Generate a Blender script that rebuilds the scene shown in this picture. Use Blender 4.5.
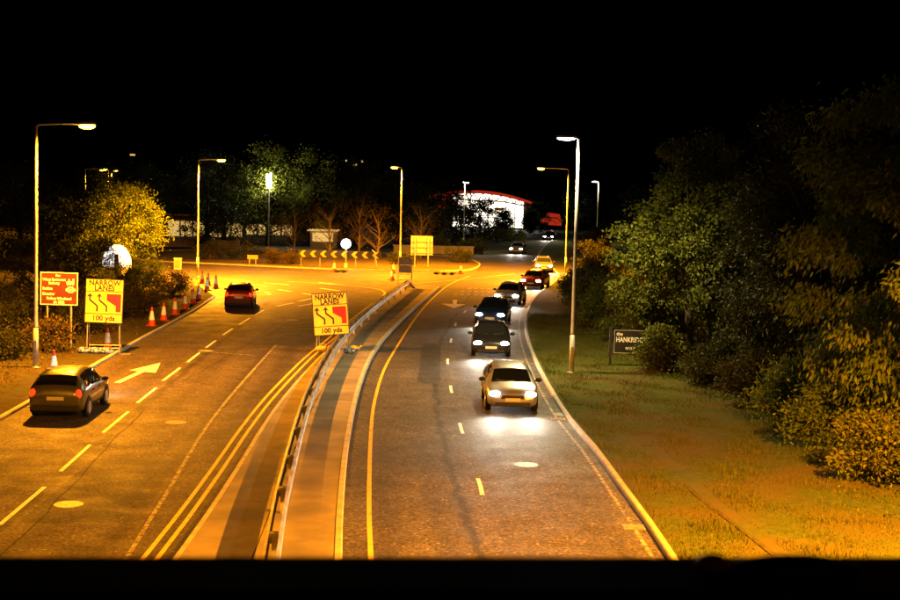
import bpy, bmesh, math, random
import numpy as np
from mathutils import Vector, Matrix
R = math.radians
random.seed(7)
for o in list(bpy.data.objects): bpy.data.objects.remove(o)
S = bpy.context.scene
COL = S.collection

# ------------------------------------------------------------------ camera
cd = bpy.data.cameras.new('camera'); cam = bpy.data.objects.new('camera', cd); COL.objects.link(cam)
cd.sensor_width = 36.0; cd.lens = 56.0; cd.clip_start = 0.05; cd.clip_end = 4000
pitch = math.atan(107 / 1400); roll = R(1.4)
cam.matrix_world = Matrix.Translation((0, 0, 7.4)) @ Matrix.Rotation(R(90) - pitch, 4, 'X') @ Matrix.Rotation(roll, 4, 'Z')
cd.dof.use_dof = True; cd.dof.focus_distance = 75.0; cd.dof.aperture_fstop = 8.0
S.camera = cam
# ------------------------------------------------------------------ night sky, faint moon, exposure
w = bpy.data.worlds.new('World'); S.world = w; w.use_nodes = True
nt = w.node_tree; bg = nt.nodes['Background']
sky = nt.nodes.new('ShaderNodeTexSky'); sky.sky_type = 'NISHITA'; sky.sun_disc = False
sky.sun_elevation = R(-3); sky.sun_rotation = R(200)
nt.links.new(sky.outputs['Color'], bg.inputs['Color']); bg.inputs['Strength'].default_value = 0.0006
sl = bpy.data.lights.new('moon', 'SUN'); sl.energy = 0.0015; sl.angle = R(0.5); sl.color = (1, .93, .85)
so = bpy.data.objects.new('moon', sl); COL.objects.link(so); so.rotation_euler = (R(50), 0, R(20))
S.view_settings.view_transform = 'Standard'; S.view_settings.look = 'None'
S.view_settings.gamma = 1.0; S.view_settings.exposure = 3.0; S.view_settings.use_curve_mapping = False
SODIUM = (1.0, 0.32, 0.009); LEDC = (1.0, 0.76, 0.32)

# ------------------------------------------------------------------ helpers
class MB:
    def __init__(s): s.v = []; s.f = []
    def q(s, pts, faces):
        b = len(s.v); s.v += [tuple(p) for p in pts]; s.f += [tuple(i + b for i in f) for f in faces]; return s
    def box(s, x0, x1, y0, y1, z0, z1, M=None):
        p = [Vector((x, y, z)) for z in (z0, z1) for y in (y0, y1) for x in (x0, x1)]
        if M: p = [M @ a for a in p]
        return s.q(p, [(0, 2, 3, 1), (4, 5, 7, 6), (0, 1, 5, 4), (2, 6, 7, 3), (0, 4, 6, 2), (1, 3, 7, 5)])
    def tube(s, pts, rad, n=8, cap=True):
        pts = [Vector(p) for p in pts]
        if not hasattr(rad, '__len__'): rad = [rad] * len(pts)
        rings = []
        for i, p in enumerate(pts):
            d = (pts[min(i + 1, len(pts) - 1)] - pts[max(i - 1, 0)])
            d = d.normalized() if d.length > 1e-9 else Vector((0, 0, 1))
            a = Vector((0, 0, 1)) if abs(d.z) < .9 else Vector((1, 0, 0))
            u = d.cross(a).normalized(); w_ = d.cross(u)
            rings.append([p + (u * math.cos(2 * math.pi * k / n) + w_ * math.sin(2 * math.pi * k / n)) * rad[i] for k in range(n)])
        b = len(s.v)
        for r in rings: s.v += [tuple(a) for a in r]
        for i in range(len(rings) - 1):
            for k in range(n):
                s.f.append((b + i * n + k, b + i * n + (k + 1) % n, b + (i + 1) * n + (k + 1) % n, b + (i + 1) * n + k))
        if cap:
            s.f.append(tuple(b + k for k in reversed(range(n)))); s.f.append(tuple(b + (len(rings) - 1) * n + k for k in range(n)))
        return s
    def prism(s, poly, fn, t):      # poly 2d -> fn(a, b, depth) -> 3d, closed prism of thickness t
        n = len(poly)
        a = [fn(p[0], p[1], 0) for p in poly]; b = [fn(p[0], p[1], t) for p in poly]
        return s.q(a + b, [tuple(range(n)), tuple(reversed(range(n, 2 * n)))] + [(i, i + n, (i + 1) % n + n, (i + 1) % n) for i in range(n)])
    def ell(s, c, r, n=10, m=6):
        b = len(s.v)
        for i in range(m + 1):
            th = math.pi * i / m
            for k in range(n):
                ph = 2 * math.pi * k / n
                s.v.append((c[0] + r[0] * math.sin(th) * math.cos(ph), c[1] + r[1] * math.sin(th) * math.sin(ph), c[2] + r[2] * math.cos(th)))
        for i in range(m):
            for k in range(n):
                s.f.append((b + i * n + k, b + (i + 1) * n + k, b + (i + 1) * n + (k + 1) % n, b + i * n + (k + 1) % n))
        return s
    def build(s, name, m, parent=None, smooth=False, loc=None, kind=None, recalc=True):
        me = bpy.data.meshes.new(name); me.from_pydata(s.v, [], s.f); me.update()
        if recalc:
            bm = bmesh.new(); bm.from_mesh(me); bmesh.ops.recalc_face_normals(bm, faces=bm.faces); bm.to_mesh(me); bm.free()
        return link(name, me, m, parent, smooth, loc, kind)

def link(name, me, m, parent=None, smooth=False, loc=None, kind=None):
    if m and not me.materials: me.materials.append(m)
    if smooth:
        me.polygons.foreach_set('use_smooth', [True] * len(me.polygons))
    o = bpy.data.objects.new(name, me); COL.objects.link(o)
    if parent: o.parent = parent
    if loc: o.location = loc
    if kind: o['kind'] = kind
    return o
def thing(name, label, cat, loc=(0, 0, 0), rz=0, group=None):
    o = bpy.data.objects.new(name, None); COL.objects.link(o); o.empty_display_size = .2
    o.location = loc; o.rotation_euler = (0, 0, rz); tag(o, label, cat, group); return o
def tag(o, label, cat, group=None):
    o['label'] = label; o['category'] = cat
    if group: o['group'] = group
    return o
def kids(o): return [c for c in ALLKIDS.get(o.name, [])]
def copy_tree(o, parent=None):
    c = o.copy(); COL.objects.link(c); c.parent = parent
    for ch in list(o.children): copy_tree(ch, c)
    return c

# ------------------------------------------------------------------ materials
def mat(name, col, rough=.7, metal=0, spec=.5, emit=None, estr=0):
    m = bpy.data.materials.new(name); m.use_nodes = True
    b = m.node_tree.nodes['Principled BSDF']
    b.inputs['Base Color'].default_value = (*col, 1); b.inputs['Roughness'].default_value = rough
    b.inputs['Metallic'].default_value = metal; b.inputs['Specular IOR Level'].default_value = spec
    if emit: b.inputs['Emission Color'].default_value = (*emit, 1); b.inputs['Emission Strength'].default_value = estr
    return m
def N(m, t, **kw):
    n = m.node_tree.nodes.new(t)
    for k, v in kw.items(): setattr(n, k, v)
    return n
def noise_mat(name, c1, c2, scale=3, rough=.8, detail=6, bump=0.0, bscale=None, metal=0, lo=.3, hi=.7, c3=None, s3=.3, spec=.4):
    """base colour mixed from two tones by object-space noise, a third tone at a larger scale, fine bump"""
    m = mat(name, c1, rough, metal, spec); t = m.node_tree; b = t.nodes['Principled BSDF']
    tc = N(m, 'ShaderNodeTexCoord')
    n = N(m, 'ShaderNodeTexNoise'); n.inputs['Scale'].default_value = scale; n.inputs['Detail'].default_value = detail
    t.links.new(tc.outputs['Object'], n.inputs['Vector'])
    r = N(m, 'ShaderNodeValToRGB'); r.color_ramp.elements[0].position = lo; r.color_ramp.elements[1].position = hi
    r.color_ramp.elements[0].color = (*c1, 1); r.color_ramp.elements[1].color = (*c2, 1)
    t.links.new(n.outputs['Fac'], r.inputs['Fac']); out = r.outputs['Color']
    if c3:
        n3 = N(m, 'ShaderNodeTexNoise'); n3.inputs['Scale'].default_value = s3; n3.inputs['Detail'].default_value = 5
        t.links.new(tc.outputs['Object'], n3.inputs['Vector'])
        r3 = N(m, 'ShaderNodeValToRGB'); r3.color_ramp.elements[0].position = .42; r3.color_ramp.elements[1].position = .62
        t.links.new(n3.outputs['Fac'], r3.inputs['Fac'])
        mx = N(m, 'ShaderNodeMix', data_type='RGBA'); t.links.new(r3.outputs['Color'], mx.inputs[0])
        t.links.new(out, mx.inputs[6]); mx.inputs[7].default_value = (*c3, 1); out = mx.outputs[2]
    t.links.new(out, b.inputs['Base Color'])
    if bump:
        nb = N(m, 'ShaderNodeTexNoise'); nb.inputs['Scale'].default_value = bscale or scale * 4; nb.inputs['Detail'].default_value = 3
        t.links.new(tc.outputs['Object'], nb.inputs['Vector'])
        bp = N(m, 'ShaderNodeBump'); bp.inputs['Strength'].default_value = 1; bp.inputs['Distance'].default_value = bump
        t.links.new(nb.outputs['Fac'], bp.inputs['Height']); t.links.new(bp.outputs['Normal'], b.inputs['Normal'])
    return m
def leaf_mat(name, cols, rough=.5, trans=.25):
    m = mat(name, cols[0], .62, 0, .15); t = m.node_tree; b = t.nodes['Principled BSDF']
    g = N(m, 'ShaderNodeNewGeometry'); r = N(m, 'ShaderNodeValToRGB')
    el = r.color_ramp.elements
    el[0].color = (*cols[0], 1); el[1].color = (*cols[-1], 1)
    for i, c in enumerate(cols[1:-1]):
        e = el.new((i + 1) / (len(cols) - 1)); e.color = (*c, 1)
    t.links.new(g.outputs['Random Per Island'], r.inputs['Fac']); t.links.new(r.outputs['Color'], b.inputs['Base Color'])
    tr = N(m, 'ShaderNodeBsdfTranslucent'); t.links.new(r.outputs['Color'], tr.inputs['Color'])
    mx = N(m, 'ShaderNodeMixShader'); mx.inputs[0].default_value = trans
    t.links.new(b.outputs[0], mx.inputs[1]); t.links.new(tr.outputs[0], mx.inputs[2])
    t.links.new(mx.outputs[0], t.nodes['Material Output'].inputs['Surface'])
    return m
def asphalt(name, tracks=(), tint=(.052, .048, .046)):
    """UV: u = metres across the carriageway, v = metres along it"""
    m = mat(name, tint, .62, 0, .22); t = m.node_tree; b = t.nodes['Principled BSDF']; L = t.links.new
    tc = N(m, 'ShaderNodeTexCoord'); ob = tc.outputs['Object']
    def ns(sc, det=4, vec=ob, rgh=.6):
        n = N(m, 'ShaderNodeTexNoise'); n.inputs['Scale'].default_value = sc; n.inputs['Detail'].default_value = det
        n.inputs['Roughness'].default_value = rgh; L(vec, n.inputs['Vector']); return n.outputs['Fac']
    def ramp(f, a, b_, lo, hi):
        r = N(m, 'ShaderNodeMapRange'); r.inputs[1].default_value = a; r.inputs[2].default_value = b_
        r.inputs[3].default_value = lo; r.inputs[4].default_value = hi; r.clamp = True; L(f, r.inputs[0]); return r.outputs[0]
    def mul(a, b_):
        n = N(m, 'ShaderNodeMath', operation='MULTIPLY'); L(a, n.inputs[0]); L(b_, n.inputs[1]); return n.outputs[0]
    g = ramp(ns(13, 2), .3, .7, .6, 1.4)
    vo = N(m, 'ShaderNodeTexVoronoi'); vo.inputs['Scale'].default_value = 19; L(ob, vo.inputs['Vector'])
    sp = N(m, 'ShaderNodeSeparateColor'); L(vo.outputs['Color'], sp.inputs[0])
    g = mul(g, ramp(sp.outputs[0], 0, 1, .4, 1.7))
    g = mul(g, ramp(sp.outputs[1], .9, 1, 1, 2.6))
    g = mul(g, ramp(ns(.22, 5), .3, .7, .72, 1.25))
    g = mul(g, ramp(ns(1.1, 5), .35, .7, .85, 1.15))
    if tracks:
        uv = N(m, 'ShaderNodeUVMap'); uv.uv_map = 'UVMap'; sx = N(m, 'ShaderNodeSeparateXYZ'); L(uv.outputs[0], sx.inputs[0])
        st = N(m, 'ShaderNodeMapping'); st.inputs['Scale'].default_value = (1.3, .05, 1); L(uv.outputs[0], st.inputs['Vector'])
        g = mul(g, ramp(ns(1.0, 4, st.outputs[0]), .3, .7, .8, 1.2))
        wob = ramp(ns(.5, 4, uv.outputs[0]), 0, 1, -.35, .35)
        uu = N(m, 'ShaderNodeMath', operation='ADD'); L(sx.outputs[0], uu.inputs[0]); L(wob, uu.inputs[1])
        for (c, wd, k) in tracks:
            d = N(m, 'ShaderNodeMath', operation='SUBTRACT'); L(uu.outputs[0], d.inputs[0]); d.inputs[1].default_value = c
            ab = N(m, 'ShaderNodeMath', operation='ABSOLUTE'); L(d.outputs[0], ab.inputs[0])
            g = mul(g, ramp(ab.outputs[0], wd * .3, wd, k, 1))
    cr = N(m, 'ShaderNodeVectorMath', operation='SCALE'); cr.inputs[0].default_value = tint; L(g, cr.inputs['Scale'])
    L(cr.outputs[0], b.inputs['Base Color'])
    bp = N(m, 'ShaderNodeBump'); bp.inputs['Distance'].default_value = .012; bp.inputs['Strength'].default_value = .8
    L(ns(22, 3), bp.inputs['Height']); L(bp.outputs[0], b.inputs['Normal'])
    L(ramp(ns(.9, 4), .3, .7, .6, .8), b.inputs['Roughness'])
    return m
def paint_mat(name, col):
    m = mat(name, col, .6); t = m.node_tree; b = t.nodes['Principled BSDF']
    tc = N(m, 'ShaderNodeTexCoord'); n = N(m, 'ShaderNodeTexNoise'); n.inputs['Scale'].default_value = 4; n.inputs['Detail'].default_value = 8
    n.inputs['Roughness'].default_value = .75
    t.links.new(tc.outputs['Object'], n.inputs['Vector'])
    r = N(m, 'ShaderNodeValToRGB'); e = r.color_ramp.elements
    e[0].position = .34; e[0].color = (col[0] * .22, col[1] * .22, col[2] * .3, 1); e[1].position = .47; e[1].color = (*col, 1)
    t.links.new(n.outputs['Fac'], r.inputs['Fac']); t.links.new(r.outputs['Color'], b.inputs['Base Color'])
    return m
M = {}
M['asphL'] = asphalt('asphalt_worn', [(1.0, .5, .8), (2.7, .5, .8), (3.75, .22, .5), (4.75, .5, .8), (6.3, .28, .55), (7.4, .6, .75)], (.058, .046, .036))
M['asphR'] = asphalt('asphalt_grey', [(2.75, .14, .45), (1.0, .5, .85), (4.2, .45, .85), (5.9, .45, .85)], (.066, .056, .045))
M['asphX'] = asphalt('asphalt_roundabout', (), (.06, .05, .04))
M['white_paint'] = paint_mat('white_road_paint', (.75, .74, .7)); M['yellow_paint'] = paint_mat('yellow_road_paint', (.72, .46, .03))
M['faint_paint'] = noise_mat('worn_road_paint', (.05, .045, .04), (.34, .3, .22), 6, .7, 8, lo=.4, hi=.6)
M['iron'] = noise_mat('cast_iron_cover', (.1, .09, .08), (.3, .27, .2), 9, .5, 4)
M['slab'] = noise_mat('tan_concrete_paving', (.2, .17, .13), (.27, .225, .17), 2.2, .85, 8, .004, 30, c3=(.15, .13, .1), s3=.5)
M['kerb'] = noise_mat('kerb_concrete', (.3, .28, .24), (.5, .47, .4), 3, .8, 8, .004, 20)
M['grass'] = noise_mat('mown_grass', (.04, .06, .01), (.075, .095, .018), 5, .9, 8, .03, 25, c3=(.085, .07, .02), s3=.35, spec=.04)
M['soil'] = noise_mat('soil_and_turf', (.035, .026, .015), (.085, .068, .03), 3, .95, 8, .04, 16, c3=(.05, .055, .015), s3=.4, spec=.08)
M['far_grass'] = noise_mat('island_grass', (.06, .05, .02), (.12, .095, .035), 1.5, .95, 8, .03, 9, spec=.08)
M['ground'] = noise_mat('rough_ground', (.02, .022, .009), (.045, .045, .018), .6, .95, 8, .05, 4)
M['galv'] = noise_mat('galvanised_steel', (.25, .24, .22), (.45, .43, .4), 3, .5, 8, metal=.6, c3=(.2, .15, .1), s3=1.2)
M['galv_dull'] = noise_mat('weathered_galvanised_steel', (.3, .29, .27), (.5, .48, .45), 4, .55, 6, metal=.4)
M['post'] = noise_mat('painted_lamp_column', (.33, .32, .29), (.5, .48, .44), 3, .5, 6, metal=.3)
M['dark_steel'] = noise_mat('black_painted_steel', (.012, .011, .01), (.03, .027, .023), 6, .55, 5)
M['yellow_sign'] = noise_mat('yellow_sign_sheet', (.7, .46, .02), (.84, .58, .03), 2, .45, 8, c3=(.58, .4, .04), s3=1.3)
M['black'] = mat('black_vinyl', (.01, .01, .01), .5)
M['sign_red'] = noise_mat('red_sign_sheet', (.42, .01, .012), (.5, .014, .016), 4, .45)
M['brown_sign'] = noise_mat('brown_sign_sheet', (.095, .022, .003), (.12, .028, .004), 3, .5)
M['sign_cream'] = mat('reflective_white_lettering', (.85, .83, .76), .5)
M['sign_back'] = noise_mat('grey_sign_back', (.34, .32, .29), (.44, .42, .38), 2, .6, 5, metal=.2)
M['cone_red'] = noise_mat('cone_orange_red', (.62, .06, .012), (.75, .09, .015), 5, .55)
M['cone_white'] = mat('cone_white_sleeve', (.92, .92, .9), .4)
M['cone_black'] = noise_mat('cone_rubber_base', (.45, .05, .012), (.25, .035, .01), 5, .8)
M['bag_blue'] = noise_mat('blue_woven_sack', (.02, .05, .3), (.45, .5, .62), 7, .7, 5, .02, 12, lo=.42, hi=.58)
M['bag_yellow'] = noise_mat('yellow_plastic_foot', (.6, .36, .02), (.7, .45, .04), 6, .6)
M['bark'] = noise_mat('bark', (.045, .03, .02), (.11, .08, .05), 6, .95, 8, .03, 14)
M['birch'] = noise_mat('pale_bark', (.16, .12, .08), (.3, .24, .17), 5, .9, 8, .01, 14)
M['sod_glow'] = mat('sodium_lamp_glow', (1, .6, .1), .4, emit=(1, .5, .02), estr=6)
M['led_glow'] = mat('white_lamp_glow', (1, 1, 1), .4, emit=(1, .95, .88), estr=20)
M['lantern'] = noise_mat('lantern_housing', (.25, .24, .23), (.35, .34, .32), 5, .5)
M['leaf_gold'] = leaf_mat('leaf_chestnut', [(.075, .115, .01), (.105, .16, .014), (.05, .085, .01), (.13, .13, .012)])
M['leaf_green'] = leaf_mat('leaf_green', [(.085, .1, .01), (.12, .13, .014), (.05, .068, .008), (.13, .12, .012)])
M['leaf_dark'] = leaf_mat('leaf_dark', [(.03, .036, .007), (.05, .055, .01), (.022, .03, .007), (.055, .048, .01)])
M['leaf_orange'] = leaf_mat('leaf_autumn', [(.1, .07, .014), (.12, .09, .018), (.075, .075, .014), (.12, .06, .012)])
M['grass_blade'] = leaf_mat('grass_blades', [(.05, .075, .008), (.08, .095, .01), (.11, .09, .014), (.04, .055, .007)], .6, .2)

# ------------------------------------------------------------------ polylines (metres: x right, y away from the camera)
def interp(pl, y):
    for (x0, y0), (x1, y1) in zip(pl, pl[1:]):
        if y0 <= y <= y1: return x0 + (x1 - x0) * (y - y0) / (y1 - y0)
    return pl[0][0] if y < pl[0][1] else pl[-1][0]
def smooth(pl, step=1.5):
    p = [Vector((a[0], a[1], 0)) for a in pl]; out = []
    for i in range(len(p) - 1):
        p0 = p[max(i - 1, 0)]; p1 = p[i]; p2 = p[i + 1]; p3 = p[min(i + 2, len(p) - 1)]
        n = max(1, int((p2 - p1).length / step))
        for k in range(n):
            t = k / n
            out.append(.5 * ((2 * p1) + (p2 - p0) * t + (2 * p0 - 5 * p1 + 4 * p2 - p3) * t * t + (3 * p1 - p0 - 3 * p2 + p3) * t ** 3))
    out.append(p[-1]); return [(a.x, a.y) for a in out]
def off(pl, d):     # offset to the right of travel by d
    out = []
    for i, p in enumerate(pl):
        a = Vector(pl[max(i - 1, 0)]); b = Vector(pl[min(i + 1, len(pl) - 1)]); t = (b - a).normalized()
        out.append((p[0] + t.y * d, p[1] - t.x * d))
    return out
LEFT = [(-13.1, 14), (-13.3, 30), (-13.8, 42), (-14.3, 56), (-14.75, 68), (-15.1, 82), (-15.8, 94)]
YEL_L = [(-5.75, 14), (-5.76, 28), (-5.93, 36.3), (-6.08, 40.8), (-6.22, 47), (-6.22, 53), (-6.11, 61.3), (-5.85, 68.5), (-5.5, 78.8), (-5.06, 88.5), (-4.55, 97), (-3.9, 105)]
KERB_R = [(-1.05, 14), (-2.05, 27.8), (-2.42, 33.1), (-2.87, 41.2), (-3.24, 51.2), (-3.38, 60.4), (-3.2, 69.6), (-2.5, 83.5), (-1.6, 97), (-0.8, 108.8)]
YEL_R = [(-.5, 14), (-1.47, 27.8), (-1.83, 33.2), (-2.35, 43), (-2.58, 49.3), (-2.67, 57.8), (-2.46, 67.4), (-2.0, 82.2), (-1.2, 98.3), (0, 113.9), (1.75, 125.7)]
LANE_R = [(1.2, 14), (1.01, 28), (.9, 34.8), (.45, 43.6), (.12, 52.4), (-.05, 61.6), (.15, 72.8), (.4, 80.3), (1.3, 92), (3, 106)]
KERB_RR = [(4.65, 14), (4.6, 28.6), (4.43, 35), (4.25, 40.7), (3.97, 45.5), (3.82, 52.7), (3.8, 62.2), (3.95, 71.2), (4.3, 80), (5.0, 90), (6.5, 104), (8.4, 116), (9.8, 128), (10.2, 140), (10.2, 157), (11, 176), (14.2, 209), (19.2, 257), (21.2, 300)]
RAIL = [(-2.15, 14), (-3.38, 27.7), (-3.78, 33), (-4.3, 41), (-4.65, 48), (-4.92, 58), (-4.88, 70), (-4.42, 83), (-3.85, 94), (-3.25, 105)]

def ribbon(name, A, B, m, z, ys, cols=6, kind='structure', parent=None):
    v = []; uv = []; f = []
    for y in ys:
        xa, xb = interp(A, y), interp(B, y)
        for c in range(cols + 1):
            x = xa + (xb - xa) * c / cols; v.append((x, y, z)); uv.append((x - xa, y))
    n = cols + 1
    for i in range(len(ys) - 1):
        for c in range(cols): f.append((i * n + c, i * n + c + 1, (i + 1) * n + c + 1, (i + 1) * n + c))
    me = bpy.data.meshes.new(name); me.from_pydata(v, [], f); l = me.uv_layers.new(name='UVMap')
    for p in me.polygons:
        for li in p.loop_indices: l.data[li].uv = uv[me.loops[li].vertex_index]
    return link(name, me, m, parent, False, None, kind)
def sheet(name, poly, m, z, kind='structure', parent=None):
    me = bpy.data.meshes.new(name); me.from_pydata([(p[0], p[1], z) for p in poly], [], [tuple(range(len(poly)))]); me.update()
    bm = bmesh.new(); bm.from_mesh(me); bmesh.ops.triangulate(bm, faces=bm.faces); bm.to_mesh(me); bm.free()
    if sum(p.normal.z for p in me.polygons) < 0: me.flip_normals()
    return link(name, me, m, parent, False, None, kind)
def strip(mb, pl, wd, z):   # flat stripe along a polyline
    a = off(pl, -wd / 2); b = off(pl, wd / 2); k = len(pl)
    mb.q([(x, y, z) for x, y in a] + [(x, y, z) for x, y in b], [(i, i + k, i + k + 1, i + 1) for i in range(k - 1)])
def kerbline(name, pl, wd, z0, z1, m, side=1, parent=None):
    a = off(pl, 0); b = off(pl, wd * side); k = len(pl); mb = MB()
    ch = wd * .2
    c = off(pl, ch * side)
    P = [(x, y, z0) for x, y in a] + [(x, y, z1 - ch) for x, y in a] + [(x, y, z1) for x, y in c] + [(x, y, z1) for x, y in b] + [(x, y, z0) for x, y in b]
    F = []
    for j in range(4): F += [(j * k + i, j * k + i + 1, (j + 1) * k + i + 1, (j + 1) * k + i) for i in range(k - 1)]
    F += [tuple(j * k for j in range(5)), tuple(j * k + k - 1 for j in range(5))]
    mb.q(P, F); return mb.build(name, m, parent, kind='structure')

# ------------------------------------------------------------------ ground, roads, verges
sheet('ground', [(-2500, -400), (2500, -400), (2500, 3500), (-2500, 3500)], M['ground'], -.06)
YS = [14 + i * 1.5 for i in range(54)]
ribbon('road_left_carriageway', LEFT, [(x + .45, y) for x, y in YEL_L], M['asphL'], .006, YS, 8)
ribbon('road_right_carriageway', KERB_R, KERB_RR, M['asphR'], .006, YS + [95, 98, 101, 104, 107.5], 8)
ring = [(-15.7, 90), (-18.3, 103), (-24, 110.5), (-32, 116), (-80, 128), (-80, 165), (-45, 176), (-15, 184), (1, 172), (6.3, 186), (10.4, 215), (13.5, 241), (17.3, 275), (17.5, 300),
        (21.3, 300), (19.3, 257), (14.3, 209), (11.1, 176), (10.3, 157), (10.3, 140), (9.9, 128), (8.5, 116), (6.6, 104), (5.0, 89)]
sheet('road_roundabout', ring, M['asphX'], 0.0)
# verges
KR = smooth(KERB_RR, 2)
ver = ribbon('verge_right', [(x + .13, y) for x, y in KERB_RR], [(60, 14), (60, 300)], M['grass'], .12, [14 + i * 2 for i in range(144)], 12)
LV = [(-13.3, 14), (-13.45, 30), (-13.95, 42), (-14.45, 56), (-14.9, 68), (-15.25, 82), (-15.95, 94)]
sheet('verge_left', LV + [(-18.6, 103), (-24, 110.3), (-32, 115.8), (-120, 134), (-120, 14)], M['soil'], .11)
kerbline('kerb_left', smooth(LEFT, 2) + [(-18.4, 103), (-24, 110.4), (-32, 115.9), (-80, 127)], .14, -.05, .125, M['kerb'], -1)
kerbline('kerb_right', KR, .14, -.05, .13, M['kerb'], 1)
# central reservation: concrete slabs with joints, kerbs on both sides
med = bpy.data.objects.new('central_reservation', None); COL.objects.link(med); med['kind'] = 'structure'
ML = [(x + .42, y) for x, y in YEL_L]
sheet('paving_bed', smooth(off(ML, .1), 2) + list(reversed(smooth(off(KERB_R, -.1), 2)[:-2])), M['soil'], .07, None, med)
y = 16.0; k = 0
while y < 104:
    L_ = 5.4
    y1 = min(y + L_ - .025, 104.4); mid = .47
    for (a0, a1) in ((0, mid), (mid, 1)):
        mb = MB(); nseg = 3; top = []; bot = []
        zz = .118 + random.uniform(-.003, .003)
        for i in range(nseg + 1):
            yy = y + (y1 - y) * i / nseg; xa = interp(ML, yy) + .1; xb = interp(KERB_R, yy) - .14
            g = .012
            top.append((xa + (xb - xa) * a0 + g, yy)); bot.append((xa + (xb - xa) * a1 - g, yy))
        n = nseg + 1; P = [(x, q, zz) for x, q in top] + [(x, q, zz) for x, q in bot] + [(x, q, .02) for x, q in top] + [(x, q, .02) for x, q in bot]
        F = [(i, i + 1, n + i + 1, n + i) for i in range(nseg)] + [(2 * n + i, i, i + 1, 2 * n + i + 1)[::-1] for i in range(nseg)] + [(n + i, 3 * n + i, 3 * n + i + 1, n + i + 1)[::-1] for i in range(nseg)]
        F += [(0, n, 3 * n, 2 * n), (n - 1, 2 * n - 1, 4 * n - 1, 3 * n - 1)]
        mb.q(P, F).build('paving_slab', M['slab'], med)
    y += L_
kerbline('kerb', smooth(ML, 2), .13, -.04, .122, M['kerb'], 1, med)
kerbline('kerb', smooth(KERB_R, 2), .15, -.04, .135, M['kerb'], -1, med)
nose = MB(); na = [(-3.45, 105)] + [(-3.3 + .15 * math.sin(t), 105 + 0 * t) for t in (0,)]
nose.prism([(-3.45, 104.6), (-1.15, 104.6), (-.85, 108.7), (-1.1, 110.3), (-1.9, 110.6), (-2.7, 108.5)], lambda a, b, d: (a, b, .12 - d), .14).build('nose_paving', M['slab'], med)
# roundabout island
ISL = [(-1, 131), (-5, 130.5), (-10, 130.4), (-15, 131.4), (-19, 133.1), (-24, 134.8), (-28.4, 136.6), (-33, 141), (-35.5, 148), (-34, 156), (-28, 163), (-18, 166.5), (-8, 166), (-1, 162), (2, 155), (3, 147), (2.6, 139), (1.4, 133.6)]
IS = smooth(ISL + [ISL[0]], 1.5)
sheet('roundabout_island', IS[:-1], M['far_grass'], .1)
kerbline('kerb_island', off(IS, .12), .16, -.05, .14, M['kerb'], -1)
ap = smooth([(-36, 131.3), (-28.6, 128.6), (-19, 125.6), (-10, 124), (-4, 124.3)], 2)
# ---- painted markings, each carriageway's lines are parts of that road
def paint(name, pl, wd, m, z=.0105):
    mb = MB(); strip(mb, pl, wd, z); return mb.build(name, m, None, kind='structure', recalc=False)
paint('yellow_edge_line', smooth(off(YEL_L, -.22), 2), .1, M['yellow_paint'])
paint('yellow_edge_line', smooth(off(YEL_L, .06), 2), .1, M['yellow_paint'])
paint('yellow_edge_line', smooth(YEL_R, 2), .11, M['yellow_paint'])
paint('white_edge_line', smooth(off(KERB_RR[:11], -.3), 2), .09, M['faint_paint'])
DASH = [(-9.45, 23.8), (-9.55, 27.8), (-9.62, 29.8), (-9.78, 33.7), (-9.92, 35.6), (-10.14, 39.4), (-10.27, 41.4), (-10.44, 45.4), (-10.57, 47.3), (-10.7, 51), (-10.85, 52.9), (-10.96, 56.8), (-11.02, 58.8), (-11.14, 62.2), (-11.2, 64.2), (-11.28, 67.4), (-11.36, 70), (-11.4, 73.3), (-11.4, 75.6), (-11.4, 79.6), (-11.38, 81.6), (-11.34, 85.2)]
for a, b in zip(DASH[::2], DASH[1::2]): paint('lane_dash', [a, b], .11, M['white_paint'])
d0 = 26.3
for k in range(8):
    y = 34.0 + (k - 1) * 8.75; pl = [(interp(LANE_R, y + t), y + t) for t in (0, 1, 2)]
    paint('lane_dash', pl, .11, M['white_paint'])
for a, b in [((-10.9, 88), (-10.2, 91)), ((-10, 92.3), (-9.4, 95)), ((-12.6, 97.5), (-13.2, 100.2)), ((-9.3, 97.5), (-10.5, 99.5)), ((-11.5, 101), (-12.6, 102.6)), ((-9.6, 88.5), (-8.2, 93)),
             ((-8.2, 103), (-9.8, 105.2)), ((-12.5, 108), (-14.6, 109.6)), ((-8, 109), (-10.5, 111.5)), ((-16, 111), (-18.2, 112.2)), ((-14, 106.5), (-15.4, 107.5))]:
    paint('give_way_dash', [a, b], .28, M['white_paint'], .0145)
paint('faint_lane_line', smooth([(-6.28, 27), (-6.33, 27.8), (-6.54, 30.6), (-6.7, 33), (-7.32, 41.1), (-7.66, 47.8), (-7.9, 55), (-8.2, 66)], 2), .1, M['faint_paint'])
paint('faint_lane_line', [(-8.6, 61.7), (-10.9, 62.6)], .12, M['faint_paint'], .0145)
paint('splitter_line', smooth([(-4.7, 98), (-4.85, 103), (-5.8, 106.5), (-8.5, 109.5), (-13, 112)], 1.5), .14, M['yellow_paint'], .0145)
paint('ring_line', smooth([(-3, 113), (2, 122), (6, 131)], 2), .14, M['yellow_paint'], .0145)
paint('ring_line', smooth([(-30, 127.3), (-19, 124.8), (-10, 123), (-2, 123.2), (2.5, 126)], 2), .1, M['faint_paint'], .0145)
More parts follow.
